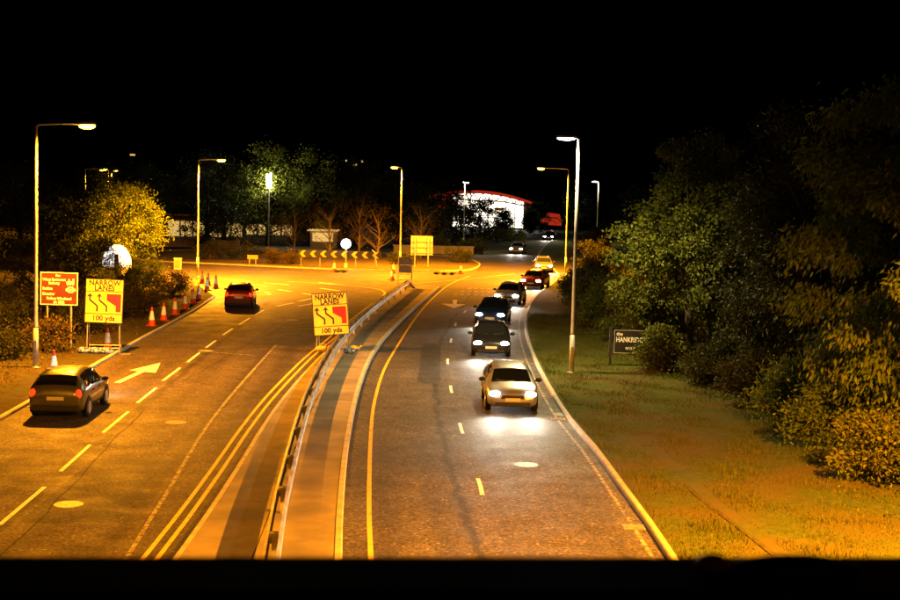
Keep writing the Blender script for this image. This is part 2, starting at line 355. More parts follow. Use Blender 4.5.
# white turn arrow on the left lane (pointing away, bending right) and worn arrow + lettering on the right carriageway
ar = MB()
ar.q([(x, y, .0145) for x, y in [(-12.5, 52.0), (-12.26, 52.0), (-12.05, 56.2), (-12.29, 56.2)]], [(0, 1, 2, 3)])
ar.q([(x, y, .0147) for x, y in [(-12.75, 55.6), (-11.6, 55.1), (-12.05, 58.2)]], [(0, 1, 2)])
ar.build('lane_arrow', M['white_paint'], None, kind='structure')
ar = MB()
ar.q([(x, y, .0145) for x, y in [(.2, 96.8), (.5, 96.8), (.45, 93.2), (.2, 93.2)]], [(0, 1, 2, 3)])
ar.q([(x, y, .0147) for x, y in [(-.6, 93.3), (1.1, 93.3), (.25, 89.8)]], [(0, 1, 2)])
ar.build('lane_arrow', M['white_paint'], None, kind='structure')
for yy in (101.5, 105, 108.5):
    x = .2 + (yy - 101.5) * .16
    mb = MB()
    for k in range(5): mb.q([(a, b, .0145) for a, b in [(x + k * .5, yy), (x + k * .5 + .3, yy + .2), (x + k * .5 + .36, yy + 1.1), (x + k * .5 + .1, yy + 1.2)]], [(0, 1, 2, 3)])
    mb.build('worn_lettering', M['faint_paint'], None, kind='structure')
for (x, y) in [(-8.7, 31.9), (-8.5, 43.5), (-11.0, 63), (2.2, 38), (3.9, 47), (-8.9, 79)]:
    mb = MB(); mb.prism([(x + .34 * math.cos(t * .524), y + .36 * math.sin(t * .524)) for t in range(12)], lambda a, b, d: (a, b, .013 - d), .01)
    mb.build('manhole_cover', M['iron'], None, kind='structure')
M['patch'] = asphalt('asphalt_repair', (), (.03, .028, .027)); M['patch2'] = asphalt('asphalt_repair_pale', (), (.07, .062, .055))
for i, pl in enumerate([[(-9.3, 30), (-7.2, 30.3), (-7.5, 37.5), (-9.5, 37.2)], [(-13.0, 36), (-11.6, 36.1), (-12.2, 44), (-13.5, 44)], [(-9.6, 66), (-6.6, 66), (-6.2, 79), (-8.9, 80)], [(1.6, 36.6), (3.6, 36.5), (3.3, 40.4), (1.4, 40.6)], [(-1.2, 54), (-.3, 54), (-.4, 68), (-1.3, 68)], [(-2.1, 87), (2.4, 87.6), (2.6, 91), (-1.8, 90.4)]]):
    sheet('road_repair', pl, M['patch' if i % 2 == 0 else 'patch2'], .0085)
rt = random.Random(5); M['tar'] = noise_mat('tar', (.012, .011, .01), (.03, .027, .025), 8, .9, 6, spec=.1)
for (x0, y0, x1, y1) in [(-8.8, 27, -10.0, 46), (-9.9, 55, -9.4, 76), (-6.4, 50, -9.3, 52.4), (-10.8, 61.8, -6.6, 61.4), (-2.3, 47.5, 3.7, 48.4)]:
    n_ = 24; pl = []; w_ = 0
    for i in range(n_ + 1):
        w_ = w_ * .8 + rt.uniform(-.05, .05); pl.append((x0 + (x1 - x0) * i / n_ + w_, y0 + (y1 - y0) * i / n_ + (w_ if abs(x1 - x0) > 2 else 0)))
    paint('tar_seam', pl, rt.uniform(.02, .04), M['tar'], .0125)
for y in (31, 46, 61): 
    for x, sgn in ((interp(LEFT, y) + .3, 1), (interp(KERB_RR, y) - .28, 1)):
        gm = MB()
        for k in range(6): gm.box(x - .2, x + .2, y - .22 + k * .08, y - .18 + k * .08, .007, .02)
        gm.box(x - .24, x - .2, y - .26, y + .26, .007, .022); gm.box(x + .2, x + .24, y - .26, y + .26, .007, .022)
        gm.build('gully_grate', M['iron'], None, kind='structure')
# edging stone in the right verge with a ditch beside it
eg = smooth([(6.22, 35.2), (6.28, 34), (6.5, 32), (6.78, 29.5), (7.2, 25)], 1)
kerbline('edging_kerb', eg, .16, 0, .14, M['soil'], 1)

# ------------------------------------------------------------------ guard rail
gr = thing('guard_rail', 'double sided steel guard rail running along the paved central reservation', 'guard rail', (0, 0, 0))
rp = smooth(RAIL, 1.0)
def beam(pl, side):
    prof = [(0, .78), (.055, .75), (.055, .68), (.015, .63), (.015, .60), (.055, .55), (.055, .48), (0, .45)]
    mb = MB(); k = len(pl); P = []
    for d, z in prof: P += [(x, y, z) for x, y in off(pl, (.10 + d) * side)]
    for d, z in prof: P += [(x, y, z) for x, y in off(pl, (.094 + d) * side)]
    F = []; n = len(prof)
    for j in range(n - 1):
        for i in range(k - 1):
            F.append((j * k + i, j * k + i + 1, (j + 1) * k + i + 1, (j + 1) * k + i))
            F.append(((n + j) * k + i, (n + j + 1) * k + i, (n + j + 1) * k + i + 1, (n + j) * k + i + 1))
    return mb.q(P, F)
seg = 4
for i in range(0, len(rp) - 1, seg):
    pl = rp[i:i + seg + 1]
    if len(pl) < 2: continue
    for s in (-1, 1):
        beam(pl, s).build('rail_beam', M['galv'], gr, recalc=False)
    x, y = pl[0]
    mb = MB().box(x - .05, x + .05, y - .06, y + .06, .05, .72); mb.box(x - .095, x + .095, y - .04, y + .04, .5, .72)
    mb.build('post', M['galv_dull'], gr)
x, y = rp[-1]
mb = MB(); mb.tube([(x, y, .62), (x + .1, y + .5, .58), (x + .35, y + 1.0, .3), (x + .5, y + 1.3, .1)], [.16, .15, .13, .1], 8).build('end_terminal', M['galv'], gr)

# ------------------------------------------------------------------ street lamps
def lamp(loc, h, arm, style, label, power, rz=0, glow=None, n=10):
    """arm: metres to the right (+) or left (-) of the column"""
    t = thing('street_lamp', label, 'street lamp', (loc[0], loc[1], .08), rz, 'street lamps along the road')
    mb = MB().tube([(0, 0, 0), (0, 0, 1.6)], [.11, .105], n); mb.tube([(0, 0, 0), (0, 0, .06)], [.19, .19], n); mb.build('base', M['post'], t, True)
    MB().box(-.05, .05, -.122, -.1, .5, 1.1).build('access_door', M['galv_dull'], t)
    MB().tube([(0, 0, 1.6), (0, 0, 1.68), (0, 0, h * .6), (0, 0, h)], [.105, .078, .068, .055], n).build('column', M['post'], t, True)
    s = 1 if arm > 0 else -1
    if style == 'sodium':
        pts = [(0, 0, h - .05), (s * .12, 0, h + .05), (s * abs(arm) * .5, 0, h + .1), (arm - s * .3, 0, h + .1)]
        MB().tube(pts, .035, 8).build('bracket_arm', M['post'], t, True)
        hd = MB(); hd.ell((arm, 0, h + .13), (.42, .16, .1), 12, 6).build('lantern', M['lantern'], t, True)
        ln = MB(); ln.ell((arm + s * .04, 0, h + .04), (.33, .15, .13), 12, 6); ln.build('lens', M['sod_glow'], t, True)
        col = SODIUM
    else:
        MB().tube([(0, 0, h - .05), (s * .06, 0, h + .03), (arm - s * .3, 0, h + .04)], .035, 8).build('bracket_arm', M['post'], t, True)
        mb = MB().prism([(arm - .38, -.13), (arm + .38, -.13), (arm + .42, 0), (arm + .38, .13), (arm - .38, .13), (arm - .42, 0)], lambda a, b, d: (a, b, h + .02 + d), .09); mb.build('lantern', M['lantern'], t)
        MB().ell((arm, 0, h - .0), (.36, .13, .06), 12, 6).build('lens', M['led_glow'], t, True); col = LEDC
    if power:
        ld = bpy.data.lights.new('lamp_light', 'SPOT'); ld.energy = power; ld.color = col; ld.spot_size = R(168); ld.spot_blend = .55; ld.shadow_soft_size = .12
        lo = bpy.data.objects.new('lamp_light', ld); COL.objects.link(lo); lo.parent = t; lo.location = (arm, 0, h - .16)
    return t
PW = 4600
lamp((-16.35, 55.1), 9.55, 1.95, 'sodium', 'tall street lamp with long arm beside the brown sign on the left', PW * 1.15)
lamp((-20.6, 113.7), 9.45, 1.8, 'sodium', 'street lamp with orange glow behind the row of traffic cones', PW * 4.0)
lamp((-4.95, 136.1), 9.6, -.7, 'sodium', 'short armed street lamp on the roundabout island beside the chevron board', PW * 1.5)
lamp((10.75, 131), 9.75, -2.55, 'sodium', 'street lamp with orange light and long arm behind the near white lamp', PW * 2.8)
lamp((5.1, 57.6), 9.65, -.5, 'led', 'slim street lamp with white light nearest on the right grass verge', PW * .24)
lamp((22.5, 217), 9.6, -.6, 'led', 'far white street lamp standing behind the right hand hedge', PW * .1)
lamp((1.55, 181), 8.7, .15, 'led', 'slender white street lamp in front of the arched glass building', PW * .06)
lamp((-53.2, 217), 9.5, -1.0, 'sodium', 'far street lamp on the left, left one of a close pair', PW * .7)
lamp((-52.0, 214), 9.4, .6, 'sodium', 'far street lamp on the left, right one of a close pair', PW * .7)
lamp((-56.5, 216), 9.6, 3.0, 'sodium', 'far street lamp on the left with its arm reaching over the pair', 0)
lamp((-16.2, 17), 9.55, 1.9, 'sodium', 'street lamp out of frame on the left beside the footbridge', PW * .5)
lamp((12.6, 22.5), 9.6, -1.6, 'sodium', 'street lamp out of frame on the right beside the footbridge', PW * 2.9)

# ------------------------------------------------------------------ lettering and signs
def text_mesh(s, size, bold=0.0, align='CENTER', ext=.002):
    c = bpy.data.curves.new('lettering', 'FONT'); c.body = s; c.size = size; c.align_x = align; c.align_y = 'CENTER'; c.offset = bold; c.space_character = 1.0 + bold * 3.5; c.extrude = ext; c.resolution_u = 3
    o = bpy.data.objects.new('lettering', c); COL.objects.link(o)
    dg = bpy.context.evaluated_depsgraph_get(); me = bpy.data.meshes.new_from_object(o.evaluated_get(dg))
    bpy.data.objects.remove(o); me.name = 'lettering'; me.materials.clear(); return me
def put_text(s, size, m, parent, x, z, y=-.02, bold=0.0, align='CENTER', wide=1.0):
    me = text_mesh(s, size, bold, align)
    for v in me.vertices: a, b, c = v.co; v.co = (a * wide + x, y - c, b + z)
    return link('lettering', me, m, parent)
FX = lambda y0: (lambda a, b, d: (a, y0 - d, b))
def stroke(mb, pts, wd, y0, t=.004):
    a = off(pts, -wd / 2); b = off(pts, wd / 2); mb.prism(a + b[::-1], FX(y0), t)
def temp_sign(loc, rz, zb, tilt, label):
    """A-frame road works sign: local x right, faces -y; panel 1.62 x 1.92 m"""
    t = thing('roadworks_sign', label, 'road sign', loc, rz, 'temporary narrow lanes signs')
    W_, H_ = 1.62, 1.92
    p = MB().box(-W_ / 2, W_ / 2, -.012, .012, 0, H_).build('panel', M['yellow_sign'], t, loc=(0, 0, zb)); p.rotation_euler = (R(-4), tilt, 0)
    b = MB(); e = .035
    for q in [(-W_ / 2, W_ / 2, 0, e), (-W_ / 2, W_ / 2, H_ - e, H_), (-W_ / 2, -W_ / 2 + e, e, H_ - e), (W_ / 2 - e, W_ / 2, e, H_ - e), (-W_ / 2 + e, W_ / 2 - e, .385, .42), (-W_ / 2 + e, W_ / 2 - e, 1.36, 1.395)]:
        b.box(q[0], q[1], -.017, -.0125, q[2], q[3])
    b.build('border', M['black'], p)
    put_text('NARROW', .31, M['black'], p, 0, 1.74, -.0145, .014, wide=.93); put_text('LANES', .31, M['black'], p, 0, 1.51, -.0145, .014, wide=.93)
    put_text('100 yds', .3, M['black'], p, 0, .21, -.0145, .012, wide=1.0)
    for x0 in (-.62, -.22):
        a = MB(); stroke(a, [(x0 + .33, .5), (x0 + .33, .74), (x0 + .01, 1.0), (x0 + .01, 1.16)], .085, -.013)
        a.prism([(x0 - .13, 1.12), (x0 + .01, 1.3), (x0 + .15, 1.12), (x0 + .01, 1.165)], FX(-.0135), .005); a.build('arrow', M['black'], p)
    MB().prism([(.1, 1.28), (.72, 1.28), (.72, .5), (.5, .5), (.5, .76), (.1, 1.0)], FX(-.013), .004).build('closed_lane_block', M['sign_red'], p)
    for s in (-1, 1):
        MB().tube([(s * .7, .02, 0), (s * .66, .12, zb + 1.2)], .022, 6).build('leg', M['galv_dull'], t)
        MB().tube([(s * .68, .75, 0), (s * .66, .16, zb + 1.2)], .022, 6).build('leg', M['galv_dull'], t)
    MB().tube([(-.7, .03, .18), (.7, .03, .18)], .02, 6).build('crossbar', M['galv_dull'], t); MB().tube([(-.68, .6, .25), (.68, .6, .25)], .02, 6).build('crossbar', M['galv_dull'], t)
    return t
temp_sign((-15.05, 60.6, .11), R(6), 1.28, R(1.5), 'yellow roadworks sign on left verge beside brown sign')
temp_sign((-5.3, 63.0, .12), R(-4), .74, R(-5.5), 'yellow roadworks sign straddling the guard rail in the central reservation')
def bags(loc, n, label, m, cat='sandbag', sp=.35):
    for i in range(n):
        mb = MB(); mb.ell((0, 0, .13), (.3, .19, .135), 12, 8)
        rr = random.Random(i + int(loc[0] * 10))
        mb.v = [(x + rr.uniform(-.025, .025), y_ + rr.uniform(-.025, .025), max(z + rr.uniform(-.02, .02), 0)) for x, y_, z in mb.v]
        mb.tube([(.26, 0, .14), (.36, .03, .2), (.4, .05, .24)], [.07, .03, .06], 6)
        o = mb.build('sandbag', m, None, True, (loc[0] + (i - (n - 1) / 2) * sp, loc[1] + rr.uniform(-.06, .06), loc[2])); o.rotation_euler = (0, 0, rr.uniform(-.5, .5))
        tag(o, label[i], cat, 'sandbags weighing down the signs')
bags((-15.3, 60.15, .11), 3, ['blue sack at left foot of the yellow sign on the verge', 'middle blue sack of three under the verge sign', 'blue sack nearest the cone under the verge sign'], M['bag_blue'], sp=.5)
bags((-4.45, 62.35, .12), 1, ['blue and white sack beside the guard rail under the central sign'], M['bag_blue'])
bags((-4.35, 63.2, .12), 1, ['yellow sack behind the blue one at the central sign'], M['bag_yellow'])
bags((-5.75, 62.9, .12), 1, ['yellow sack left of the guard rail under the central sign'], M['bag_yellow'])

# brown tourist sign
t = thing('tourist_sign', 'brown tourist direction sign with cream lettering on two posts', 'road sign', (-17.37, 62, .11), R(4))
p = MB().box(-.82, .82, -.012, .012, 0, 1.46).build('panel', M['brown_sign'], t, loc=(0, 0, 1.9)); p.rotation_euler = (0, R(.5), 0)
b = MB()
for q in [(-.82, .82, 0, .04), (-.82, .82, 1.42, 1.46), (-.82, -.78, .04, 1.42), (.78, .82, .04, 1.42)]: b.box(q[0], q[1], -.017, -.0125, q[2], q[3])
b.build('border', M['sign_cream'], p)
for s, x, z, sz, al in [('For', -.05, 1.31, .15, 'CENTER'), ('West Somerset', -.72, 1.13, .16, 'LEFT'), ('Railway', -.22, .97, .16, 'CENTER'), ('Butlins', -.72, .73, .16, 'LEFT'), ('Dunster', -.72, .49, .16, 'LEFT'), ('Follow Minehead', 0, .29, .16, 'CENTER'), ('(A 358)', 0, .12, .16, 'CENTER')]:
    put_text(s, sz, M['sign_cream'], p, x, z, -.0145, .009, al, .95)
ic = MB()   # steam engine pictogram
ic.prism([(.32, .95), (.66, .95), (.66, 1.18), (.58, 1.18), (.58, 1.08), (.46, 1.08), (.46, 1.17), (.4, 1.17), (.4, 1.08), (.32, 1.06)], FX(-.013), .004)
for c in (.38, .48, .6): ic.prism([(c + .05 * math.cos(a * .785), .94 + .05 * math.sin(a * .785)) for a in range(8)], FX(-.0135), .006)
ic.build('pictogram', M['sign_cream'], p)
ic = MB(); 
for q in [(.4, .6, .56, .62), (.42, .58, .66, .72), (.4, .6, .76, .83), (.36, .42, .6, .8), (.58, .64, .6, .8)]: ic.prism([(q[0], q[2]), (q[1], q[2]), (q[1], q[3]), (q[0], q[3])], FX(-.013), .004)
for c in (.32, .69): ic.prism([(c + .04 * math.cos(a * .785), .69 + .07 * math.sin(a * .785)) for a in range(8)], FX(-.0135), .004)
ic.build('pictogram', M['sign_cream'], p)
for s in (-.52, .52): MB().tube([(s, .06, 0), (s, .06, 3.3)], .045, 8).build('post', M['galv_dull'], t)

# pub sign on the right verge
t = thing('pub_sign', 'dark pub sign board with white lettering half hidden by leaves', 'sign', (7.0, 60.3, .12), R(-4))
MB().box(-.06, .06, -.06, .06, 0, 1.72).build('post', M['dark_steel'], t)
MB().box(1.62, 1.74, -.06, .06, 0, 1.68).build('post', M['dark_steel'], t)
p = MB().box(.14, 1.55, -.02, .02, .55, 1.56).build('panel', M['black'], t)
b = MB()
for q in [(.14, .165, .55, 1.56), (.165, 1.525, .55, .575), (.165, 1.525, 1.535, 1.56), (1.525, 1.55, .55, 1.56)]: b.box(q[0], q[1], -.027, -.0205, q[2], q[3])
b.build('border', M['sign_back'], p)
for z in (.65, 1.45): MB().tube([(.06, 0, z), (.14, 0, z)], .02, 6).build('bracket', M['dark_steel'], t); MB().tube([(1.55, 0, z), (1.62, 0, z)], .02, 6).build('bracket', M['dark_steel'], t)
put_text('the', .2, M['sign_cream'], p, .24, 1.38, -.0225, .005, 'LEFT'); put_text('HANKRIDGE', .3, M['sign_cream'], p, .22, 1.13, -.0225, .008, 'LEFT', .74)
put_text('arms', .22, M['sign_cream'], p, .85, .78, -.0225, .003)

# chevron board on the island
t = thing('chevron_board', 'long black board with yellow chevrons pointing left on the island', 'road sign', (-10.6, 133.4, .1), 0)
mb = MB().box(-4.0, 3.95, 0, .03, .86, 1.56); brd = mb.build('board', M['black'], t)
for k in range(8):
    x = -3.85 + k * .99; a = MB()
    a.prism([(x, 1.21), (x + .3, 1.52), (x + .62, 1.52), (x + .32, 1.21), (x + .62, .9), (x + .3, .9)], FX(-.001), .006); a.build('chevron', M['yellow_sign'], t)
for x in (-3.7, -1.9, 1.5, 3.3): MB().tube([(x, .07, 0), (x, .07, 1.5)], .05, 6).build('post', M['galv_dull'], t)
MB().tube([(3.05, -.02, 1.7), (3.3, -.02, 1.5), (3.55, -.02, .1)], .06, 6).build('stay', M['galv_dull'], t)
# lit round sign above it
t = thing('round_sign', 'glowing round blue and white sign above the chevron board', 'road sign', (-10.0, 133.0, .1), 0)
MB().tube([(0, 0, 0), (0, 0, 2.1)], .06, 8).build('post', M['post'], t)
MB().tube([(0, -.05, 0), (0, -.05, .4)], [.16, .15], 8).build('base', M['cone_white'], t)
M['disc'] = mat('lit_sign_face', (.9, .95, 1), .4, emit=(.85, .93, 1), estr=1.6); M['disc_blue'] = mat('lit_sign_blue', (.05, .3, .7), .4, emit=(.05, .4, 1), estr=.5)
MB().prism([(.46 * math.cos(a * .2618), 2.25 + .46 * math.sin(a * .2618)) for a in range(24)], lambda a, b, d: (a, -.07 - d, b), .1).build('face', M['disc'], t)
MB().prism([(.36 * math.cos(a), 2.25 + .36 * math.sin(a)) for a in [R(200 + 14 * i) for i in range(11)]] + [(.1, 2.05), (-.1, 2.08)], lambda a, b, d: (a, -.171 - d, b), .004).build('symbol', M['disc_blue'], t)
# sign seen from behind (large, on two posts) and temporary frame seen from behind
t = thing('direction_sign', 'large direction sign seen from behind on two posts by roundabout', 'road sign', (-2.9, 137.5, .08), R(-3))
p = MB().box(-1.08, 1.08, -.02, .02, 1.15, 3.05).build('panel', M['sign_back'], t)
for s in (-.65, .65): MB().tube([(s, -.09, 0), (s, -.09, 3.0)], .06, 8).build('post', M['galv_dull'], t)
for z in (1.4, 1.95, 2.5): MB().box(-1.02, 1.02, -.05, -.02, z - .03, z + .03).build('batten', M['galv_dull'], t)
t = thing('sign_frame', 'roadworks sign frame seen from behind at the reservation nose', 'road sign', (-3.7, 113.5, .05), R(6))
MB().box(-.58, .58, -.015, .015, 1.45, 2.05).build('panel', M['sign_back'], t); MB().box(-.5, .5, -.015, .015, .8, 1.42).build('panel', M['sign_back'], t)
for s in (-.55, .55): MB().tube([(s, -.15, 0), (s, -.03, 2.05)], .03, 6).build('leg', M['galv_dull'], t); MB().tube([(s, .6, 0), (s, .03, 1.9)], .03, 6).build('leg', M['galv_dull'], t)
for z in (.25, .7): MB().tube([(-.55, -.1, z), (.55, -.1, z)], .025, 6).build('crossbar', M['galv_dull'], t)

# ------------------------------------------------------------------ traffic cones
def make_cone():
    t = thing('traffic_cone', '', 'traffic cone')
    MB().prism([(-.2, -.26), (.2, -.26), (.26, -.2), (.26, .2), (.2, .26), (-.2, .26), (-.26, .2), (-.26, -.2)], lambda a, b, d: (a, b, d), .06).build('base', M['cone_black'], t)
    rr = lambda z: .19 - .155 * (z - .06) / .94
    MB().tube([(0, 0, .06), (0, 0, .33)], [rr(.06), rr(.33)], 14).build('lower_body', M['cone_red'], t, False)
    MB().tube([(0, 0, .33), (0, 0, .78)], [rr(.33) + .004, rr(.78) + .004], 14).build('reflective_sleeve', M['cone_white'], t, False)
    MB().tube([(0, 0, .78), (0, 0, .98), (0, 0, 1.0)], [rr(.78), rr(.98), .02], 14).build('tip', M['cone_red'], t, False)
    return t
cone0 = make_cone()
CN = [(-14.95, 52.7, .11, 'cone nearest the camera on the left verge by the lamp post'), (-15.05, 61.4, .11, 'cone standing in front of the yellow sign on the verge'), (-15.5, 72.6, .11, 'first cone beyond the yellow verge sign'),
      (-15.5, 75.6, .11, 'second cone beyond the yellow verge sign'), (-15.6, 79.2, .11, 'third cone beyond the yellow verge sign'), (-15.75, 83, .11, 'fourth cone beyond the yellow verge sign'),
      (-16, 87, .11, 'fifth cone beyond the yellow verge sign'), (-16.3, 90.5, .11, 'sixth cone beyond the yellow verge sign, last of the close row'), (-17.15, 98.5, .11, 'cone on the verge corner, nearest of the four far cones'),
      (-17.2, 102.5, 0.0, 'right cone of the three where the left road bends away'), (-18.2, 105, 0.0, 'middle cone of the three where the left road bends away'), (-19.1, 107.5, 0.0, 'left cone of the three where the left road bends away'),
      (-4.9, 117, 0.0, 'cone beside the sign frame at the reservation nose'), (-5.2, 127, 0.0, 'cone at the island kerb below the short armed lamp'), (.9, 128.5, 0.0, 'cone right of the large sign seen from behind'), (-10.6, 127.2, 0, 'cone in front of the round lit sign')]
for i, (x, y, z, l) in enumerate(CN):
    c = cone0 if i == 0 else copy_tree(cone0)
    c.location = (x, y, z + .003); c.rotation_euler = (0, 0, i * .7); c['label'] = 'red and white traffic ' + l; c['category'] = 'traffic cone'; c['group'] = 'traffic cones'
# small objects on the roundabout road
bags((-10.0, 126.4, .0), 2, ['dark sandbag left one of two in front of the chevron board', 'dark sandbag right one of two in front of the chevron board'], M['dark_steel'], sp=.6)
bags((-.6, 126.8, .0), 3, ['dark sandbag left of three by the sign seen from behind', 'dark sandbag middle of three by the sign seen from behind', 'dark sandbag right of three by the sign seen from behind'], M['dark_steel'], sp=.7)

# ------------------------------------------------------------------ vegetation
def leaf_mesh(name, n, centres, spread, L_, W_, droop, seed, centre=(0, 0, 0)):
    rg = np.random.default_rng(seed); C = np.array(centres); k = rg.integers(0, len(C), n)
    pos = C[k] + rg.normal(0, 1, (n, 3)) * (spread if np.ndim(spread) == 0 else np.array(spread)[k][:, None]) * np.array([1, 1, .75])
    out = pos - np.array(centre); out /= np.linalg.norm(out, axis=1, keepdims=True) + 1e-6
    d = rg.normal(0, .6, (n, 3)) + out * .7; d[:, 2] -= droop; d /= np.linalg.norm(d, axis=1, keepdims=True)
    a = np.cross(d, rg.normal(0, 1, (n, 3))); a /= np.linalg.norm(a, axis=1, keepdims=True)
    nn = np.cross(a, d)
    s = rg.uniform(.6, 1.25, (n, 1)); l = L_ * s; w_ = W_ * s * .5
    v = np.empty((n, 4, 3)); v[:, 0] = pos; v[:, 1] = pos + d * l * .45 + a * w_ + nn * w_ * .3; v[:, 2] = pos + d * l; v[:, 3] = pos + d * l * .45 - a * w_ + nn * w_ * .3
    v = v.reshape(-1, 3); v[:, 2] = np.maximum(v[:, 2], .02)
    me = bpy.data.meshes.new(name); me.vertices.add(4 * n); me.vertices.foreach_set('co', v.ravel())
    me.loops.add(4 * n); me.loops.foreach_set('vertex_index', np.arange(4 * n, dtype=np.int32))
    me.polygons.add(n); me.polygons.foreach_set('loop_start', np.arange(0, 4 * n, 4, dtype=np.int32)); me.polygons.foreach_set('loop_total', np.full(n, 4, dtype=np.int32))
    me.update(); me.validate(); return me
CACHE = {}
def crown_centres(rx, ry, rz, zc, m, seed, fill=.35):
    rg = random.Random(seed); out = []; sp = []
    lob = [(rg.uniform(0, 6.28), rg.uniform(-.8, 1), rg.uniform(.75, 1.2)) for _ in range(7)]
    for i in range(m):
        th = rg.uniform(0, 6.283); u = rg.uniform(-.95, 1)
        r = (fill + (1 - fill) * rg.random() ** .45)
        best = min(lob, key=lambda q: abs(math.atan2(math.sin(th - q[0]), math.cos(th - q[0]))) + abs(u - q[1])); r *= best[2]
        h = math.sqrt(1 - u * u)
        out.append((rx * r * h * math.cos(th), ry * r * h * math.sin(th), zc + rz * r * u)); sp.append(rg.uniform(.5, 1.2))
    return out, sp
def tree(label, loc, h, r, leaf, n, L_, W_, droop=.3, seed=1, trunk_r=.14, zlow=.15, clumps=60, spread=.45, bark='bark', group='trees around the road', cat='tree', name='tree', rz=None, key=None, aspect=1.0):
    t = thing(name, label, cat, (loc[0], loc[1], loc[2] if len(loc) > 2 else .08), rz if rz is not None else seed * 1.3, group)
    key = key or (round(h, 2), r, leaf, n, seed)
    if key not in CACHE:
        zc = h * (1 + zlow) / 2; rzv = h * (1 - zlow) / 2
        C, sp = crown_centres(r, r * aspect, rzv, zc, clumps, seed)
        me = leaf_mesh('crown', n, C, [s * spread for s in sp], L_, W_, droop, seed, (0, 0, zc)); me.materials.append(M[leaf])
        mb = MB(); rg = random.Random(seed)
        top = h * .72; bx = rg.uniform(-.2, .2)
        mb.tube([(0, 0, 0), (bx * .3, 0, h * .2), (bx, .1, h * .45), (bx * .5, 0, top)], [trunk_r * 1.25, trunk_r, trunk_r * .7, trunk_r * .2], 8)
        for c in C[::max(1, len(C) // 22)]:
            f = min(.65, max(.12, (c[2] - h * .25) / h)); s = Vector((bx * .7 * f, 0, h * f)); e = Vector(c)
            mb.tube([s, s.lerp(e, .5) + Vector((0, 0, -.04 * h * .3)), e], [trunk_r * .4, trunk_r * .25, trunk_r * .07], 5, False)
        tm = bpy.data.meshes.new('trunk'); tm.from_pydata(mb.v, [], mb.f); tm.materials.append(M[bark]); CACHE[key] = (me, tm)
    me, tm = CACHE[key]
    link('trunk', tm, None, t, True); link('crown', me, None, t)
    return t
def shrub(label, loc, rx, h, leaf, n, L_=.1, W_=.05, droop=0, seed=1, clumps=30, spread=.25, group='shrubs along the verges', name='shrub', cat='shrub', rz=None):
    t = thing(name, label, cat, (loc[0], loc[1], loc[2] if len(loc) > 2 else .08), rz if rz is not None else seed * .9, group)
    key = ('s', rx, h, leaf, n, seed)
    if key not in CACHE:
        C, sp = crown_centres(rx * .8, rx * .8, h * .42, h * .45, clumps, seed, .3)
        C = [(a, b, max(c, .15)) for a, b, c in C]
        me = leaf_mesh('foliage', n, C, [s * spread for s in sp], L_, W_, droop, seed, (0, 0, h * .2)); me.materials.append(M[leaf])
        mb = MB()
        for c in C[::max(1, len(C) // 12)]: mb.tube([(c[0] * .08, c[1] * .08, 0), (c[0] * .5, c[1] * .5, c[2] * .6), c], [.03, .02, .007], 5, False)
        tm = bpy.data.meshes.new('stems'); tm.from_pydata(mb.v, [], mb.f); tm.materials.append(M['bark']); CACHE[key] = (me, tm)
    me, tm = CACHE[key]; link('stems', tm, None, t); link('foliage', me, None, t); return t
G1 = 'trees behind the right verge'
# right: big drooping leaved trees near, dense green tree by the white lamp
tree('large tree with drooping golden leaves over right verge, the biggest in view', (14.8, 41), 11.5, 4.6, 'leaf_gold', 80000, .23, .08, 1.3, 11, .2, -.02, 190, .36, group=G1)
tree('dark leafy tree at right edge, nearest to the footbridge', (15.6, 33.5), 11, 4.0, 'leaf_gold', 60000, .22, .08, 1.0, 12, .2, -.02, 150, .36, group=G1)
tree('dark tree standing between the golden tree and the pub sign', (13.5, 51), 10.5, 4.0, 'leaf_dark', 55000, .17, .08, .4, 13, .2, -.02, 190, .4, group=G1)
tree('dense yellow green tree lit by the white lamp, behind pub sign', (11.0, 64), 9.8, 3.4, 'leaf_green', 52000, .18, .095, .3, 14, .18, -.04, 180, .3, group=G1)
tree('dark tall tree behind the dense yellow green tree', (15.5, 72), 10.5, 4.0, 'leaf_dark', 30000, .2, .09, .3, 15, .2, .0, 130, .5, group=G1)
tree('dark tree further along right hedge, left of the dense green one', (14.5, 90), 8.0, 3.6, 'leaf_dark', 14000, .16, .07, .3, 16, .18, .05, 80, .5, group=G1)
tree('tall dark tree in the background behind the golden tree', (22, 50), 13.5, 5.0, 'leaf_dark', 14000, .2, .08, .4, 17, .2, .1, 90, .6, group=G1)
G2 = 'shrubs along the right hedge'
